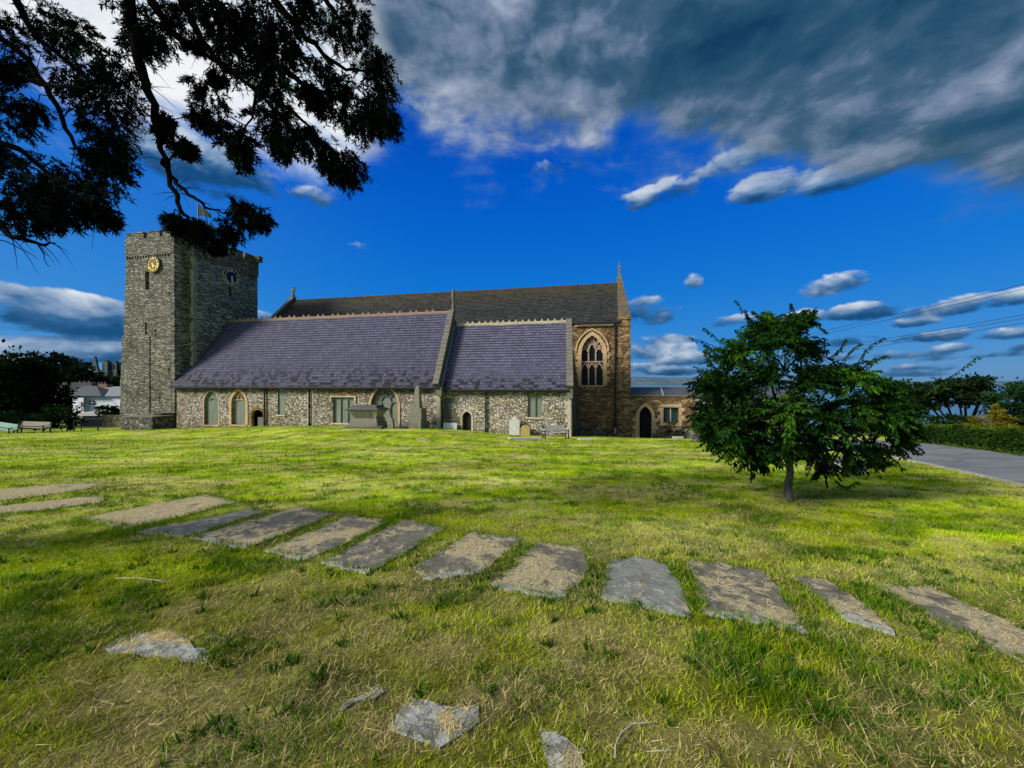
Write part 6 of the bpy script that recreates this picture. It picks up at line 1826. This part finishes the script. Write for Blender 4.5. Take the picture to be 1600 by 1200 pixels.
# ---- the great dark cloud overhead
bound = 36.0 - az * .12 - az * az * .0047
bound = vmin(bound, 60.0)
lb = sstep(-14, -26, az)
bound = bound * (1.0 - lb) + 29.0 * lb
dep = vmax((el - bound) * 1.0, (el - bound) * 2.2) + (nC - .5) * 30.0 + (nA - .5) * 20.0 + (nB - .5) * 7.0
big = sstep(-3.5, 5.5, dep)
edge = sstep(16.0, 1.0, dep)
bl_ = vmax(vmin(.42 + lit * .34 + (nC - .5) * 1.4 + (nA - .5) * .4 + edge * .16, 1.0), 0.0)
bc = ramp(bl_, [(.0, lin((22, 60, 88))), (.3, lin((42, 82, 106))), (.5, lin((66, 98, 122))), (.72, lin((118, 136, 160))), (1, lin((176, 186, 204)))])
# bright thin cloud on the left behind the boughs
lf = sstep(-15.0, -24.0, az + (nC - .5) * 24.0)
bright = ramp(nA * .6 + nB * .25 + nC * .15, [(.30, lin((130, 175, 215))), (.42, lin((215, 228, 238))), (.54, lin((248, 249, 250)))])
bc = mixc(lf, bc, bright)
bc = mixc((1.0 - big) * .85, bc, mixc(lf, lin((50, 118, 190)), lin((120, 175, 225))))
# ---- single cumulus clouds: (px, py, half width, half height, tilt in degrees, strength, grey)
BL_ = [(492, 311, 46, 18, 0, 1.0, .1), (1083, 443, 15, 15, 20, .9, .1), (1298, 446, 44, 17, 4, 1.0, .25), (1020, 492, 66, 22, -3, .9, .6), (1012, 474, 26, 12, 0, .9, .2), (1135, 504, 40, 11, 4, .8, .5), (1245, 500, 36, 11, 3, .8, .3), (1342, 490, 46, 13, 0, .9, .75),
       (1490, 482, 70, 15, 5, .9, .45), (1580, 470, 60, 14, 6, .9, .35), (1015, 548, 60, 18, 0, 1.0, .35), (1075, 562, 60, 12, 0, .9, .3), (1340, 532, 60, 11, 2, .8, .5), (1450, 528, 70, 9, 2, .7, .5), (1570, 525, 55, 11, 3, .8, .4),
       (1400, 556, 130, 8, 0, .6, .5), (1540, 556, 120, 8, 1, .6, .5), (1480, 575, 160, 7, 0, .5, .5), (1190, 560, 70, 10, 0, .7, .5), (1040, 530, 40, 9, 0, .8, .4), (1060, 580, 70, 8, 0, .8, .5), (1000, 575, 30, 9, 0, .8, .3), (1430, 505, 40, 8, 3, .8, .4), (1500, 545, 60, 8, 2, .8, .4), (1590, 545, 40, 9, 2, .8, .4), (1395, 585, 90, 6, 0, .7, .5), (1560, 590, 80, 5, 0, .7, .5), (1030, 308, 66, 22, 4, .9, .3), (1195, 295, 56, 25, 3, .95, .25), (1340, 275, 120, 26, 4, .85, .4), (1150, 252, 60, 20, 5, .85, .4), (885, 258, 44, 13, 2, .45, .5), (1440, 235, 80, 34, 4, .8, .4),
       (640, 150, 50, 60, 0, .7, .2), (315, 262, 125, 46, -4, 1.1, .75), (110, 505, 190, 34, 0, 1.15, .95), (90, 468, 190, 17, -2, 1.15, .0), (100, 545, 200, 24, 0, 1.0, .35), (10, 575, 120, 18, 0, .9, .3), (420, 500, 60, 14, 0, .6, .4), (565, 385, 26, 8, 0, .25, .3)]
field = None; shade = None; greyf = None
for (x, y, hw, hh, tl, stg, gr) in BL_:
    a0, e0 = azel(x, y); a1, _ = azel(x - hw, y); a2, _ = azel(x + hw, y); _, e1 = azel(x, y + hh); _, e2 = azel(x, y - hh)
    ra, re = (a2 - a1) / 2 * 1.15, (e2 - e1) / 2 * 1.12; c_, s_ = math.cos(R(tl)), math.sin(R(tl))
    u = (az - a0); v = (el - e0)
    # tilt measured in the picture; near enough in degrees
    uu = (u * c_ + v * s_) / ra; vv = (v * c_ - u * s_) / re
    vb = vmax(vv, vv * -1.35)           # flatter below than above
    k = (1.0 - (uu * uu + vb * vb)) * stg
    k = vmax(k, -1.2)
    wgt = V.m('POWER', vmax(k * .5 + .5, 0.0), 3.0)
    field = k if field is None else vmax(field, k)
    shade = wgt * vv if shade is None else shade + wgt * vv
    greyf = (wgt, wgt * gr) if greyf is None else (greyf[0] + wgt, greyf[1] + wgt * gr)
small = sstep(.0, .70, field * .95 + (nA - .5) * 4.0 + (nB - .5) * 2.6 + .0)
tot = vmax(greyf[0], .001)
sh_ = shade / tot; gy_ = greyf[1] / tot
lum = vmax(vmin(.50 + sh_ * .45 + lit * .55 - gy_ * .42, 1.0), 0.0)
sc_ = ramp(lum, [(0, lin((22, 72, 118))), (.3, lin((58, 104, 150))), (.58, lin((135, 160, 190))), (.85, lin((198, 210, 222))), (1, lin((228, 233, 238)))])
k10 = lambda c: V(node('ShaderNodeVectorMath', a_operation='SCALE', i0=c, Scale=1.0 / STR).outputs[0])
up = sstep(0.0, 1.2, el)
out = mixc(small * up * .93, base, k10(sc_))
out = mixc(big * .95, out, k10(bc))
bg = node('ShaderNodeBackground', Color=out, Strength=STR)
wo = nt.nodes.new('ShaderNodeOutputWorld'); nt.links.new(bg.outputs[0], wo.inputs[0])

cam = bpy.data.cameras.new('camera'); cam.sensor_width = 36.0; cam.lens = 36.0 * F / 1600; cam.clip_end = 30000; cam.clip_start = .05
co = bpy.data.objects.new('camera', cam); COL.objects.link(co); co.location = (0, 0, EYE); co.rotation_euler = (R(90), 0, 0)
scene.camera = co
scene.view_settings.view_transform = 'Standard'; scene.view_settings.look = 'None'; scene.view_settings.exposure = 0
scene.cycles.max_bounces = 6; scene.cycles.diffuse_bounces = 3; scene.cycles.transmission_bounces = 3
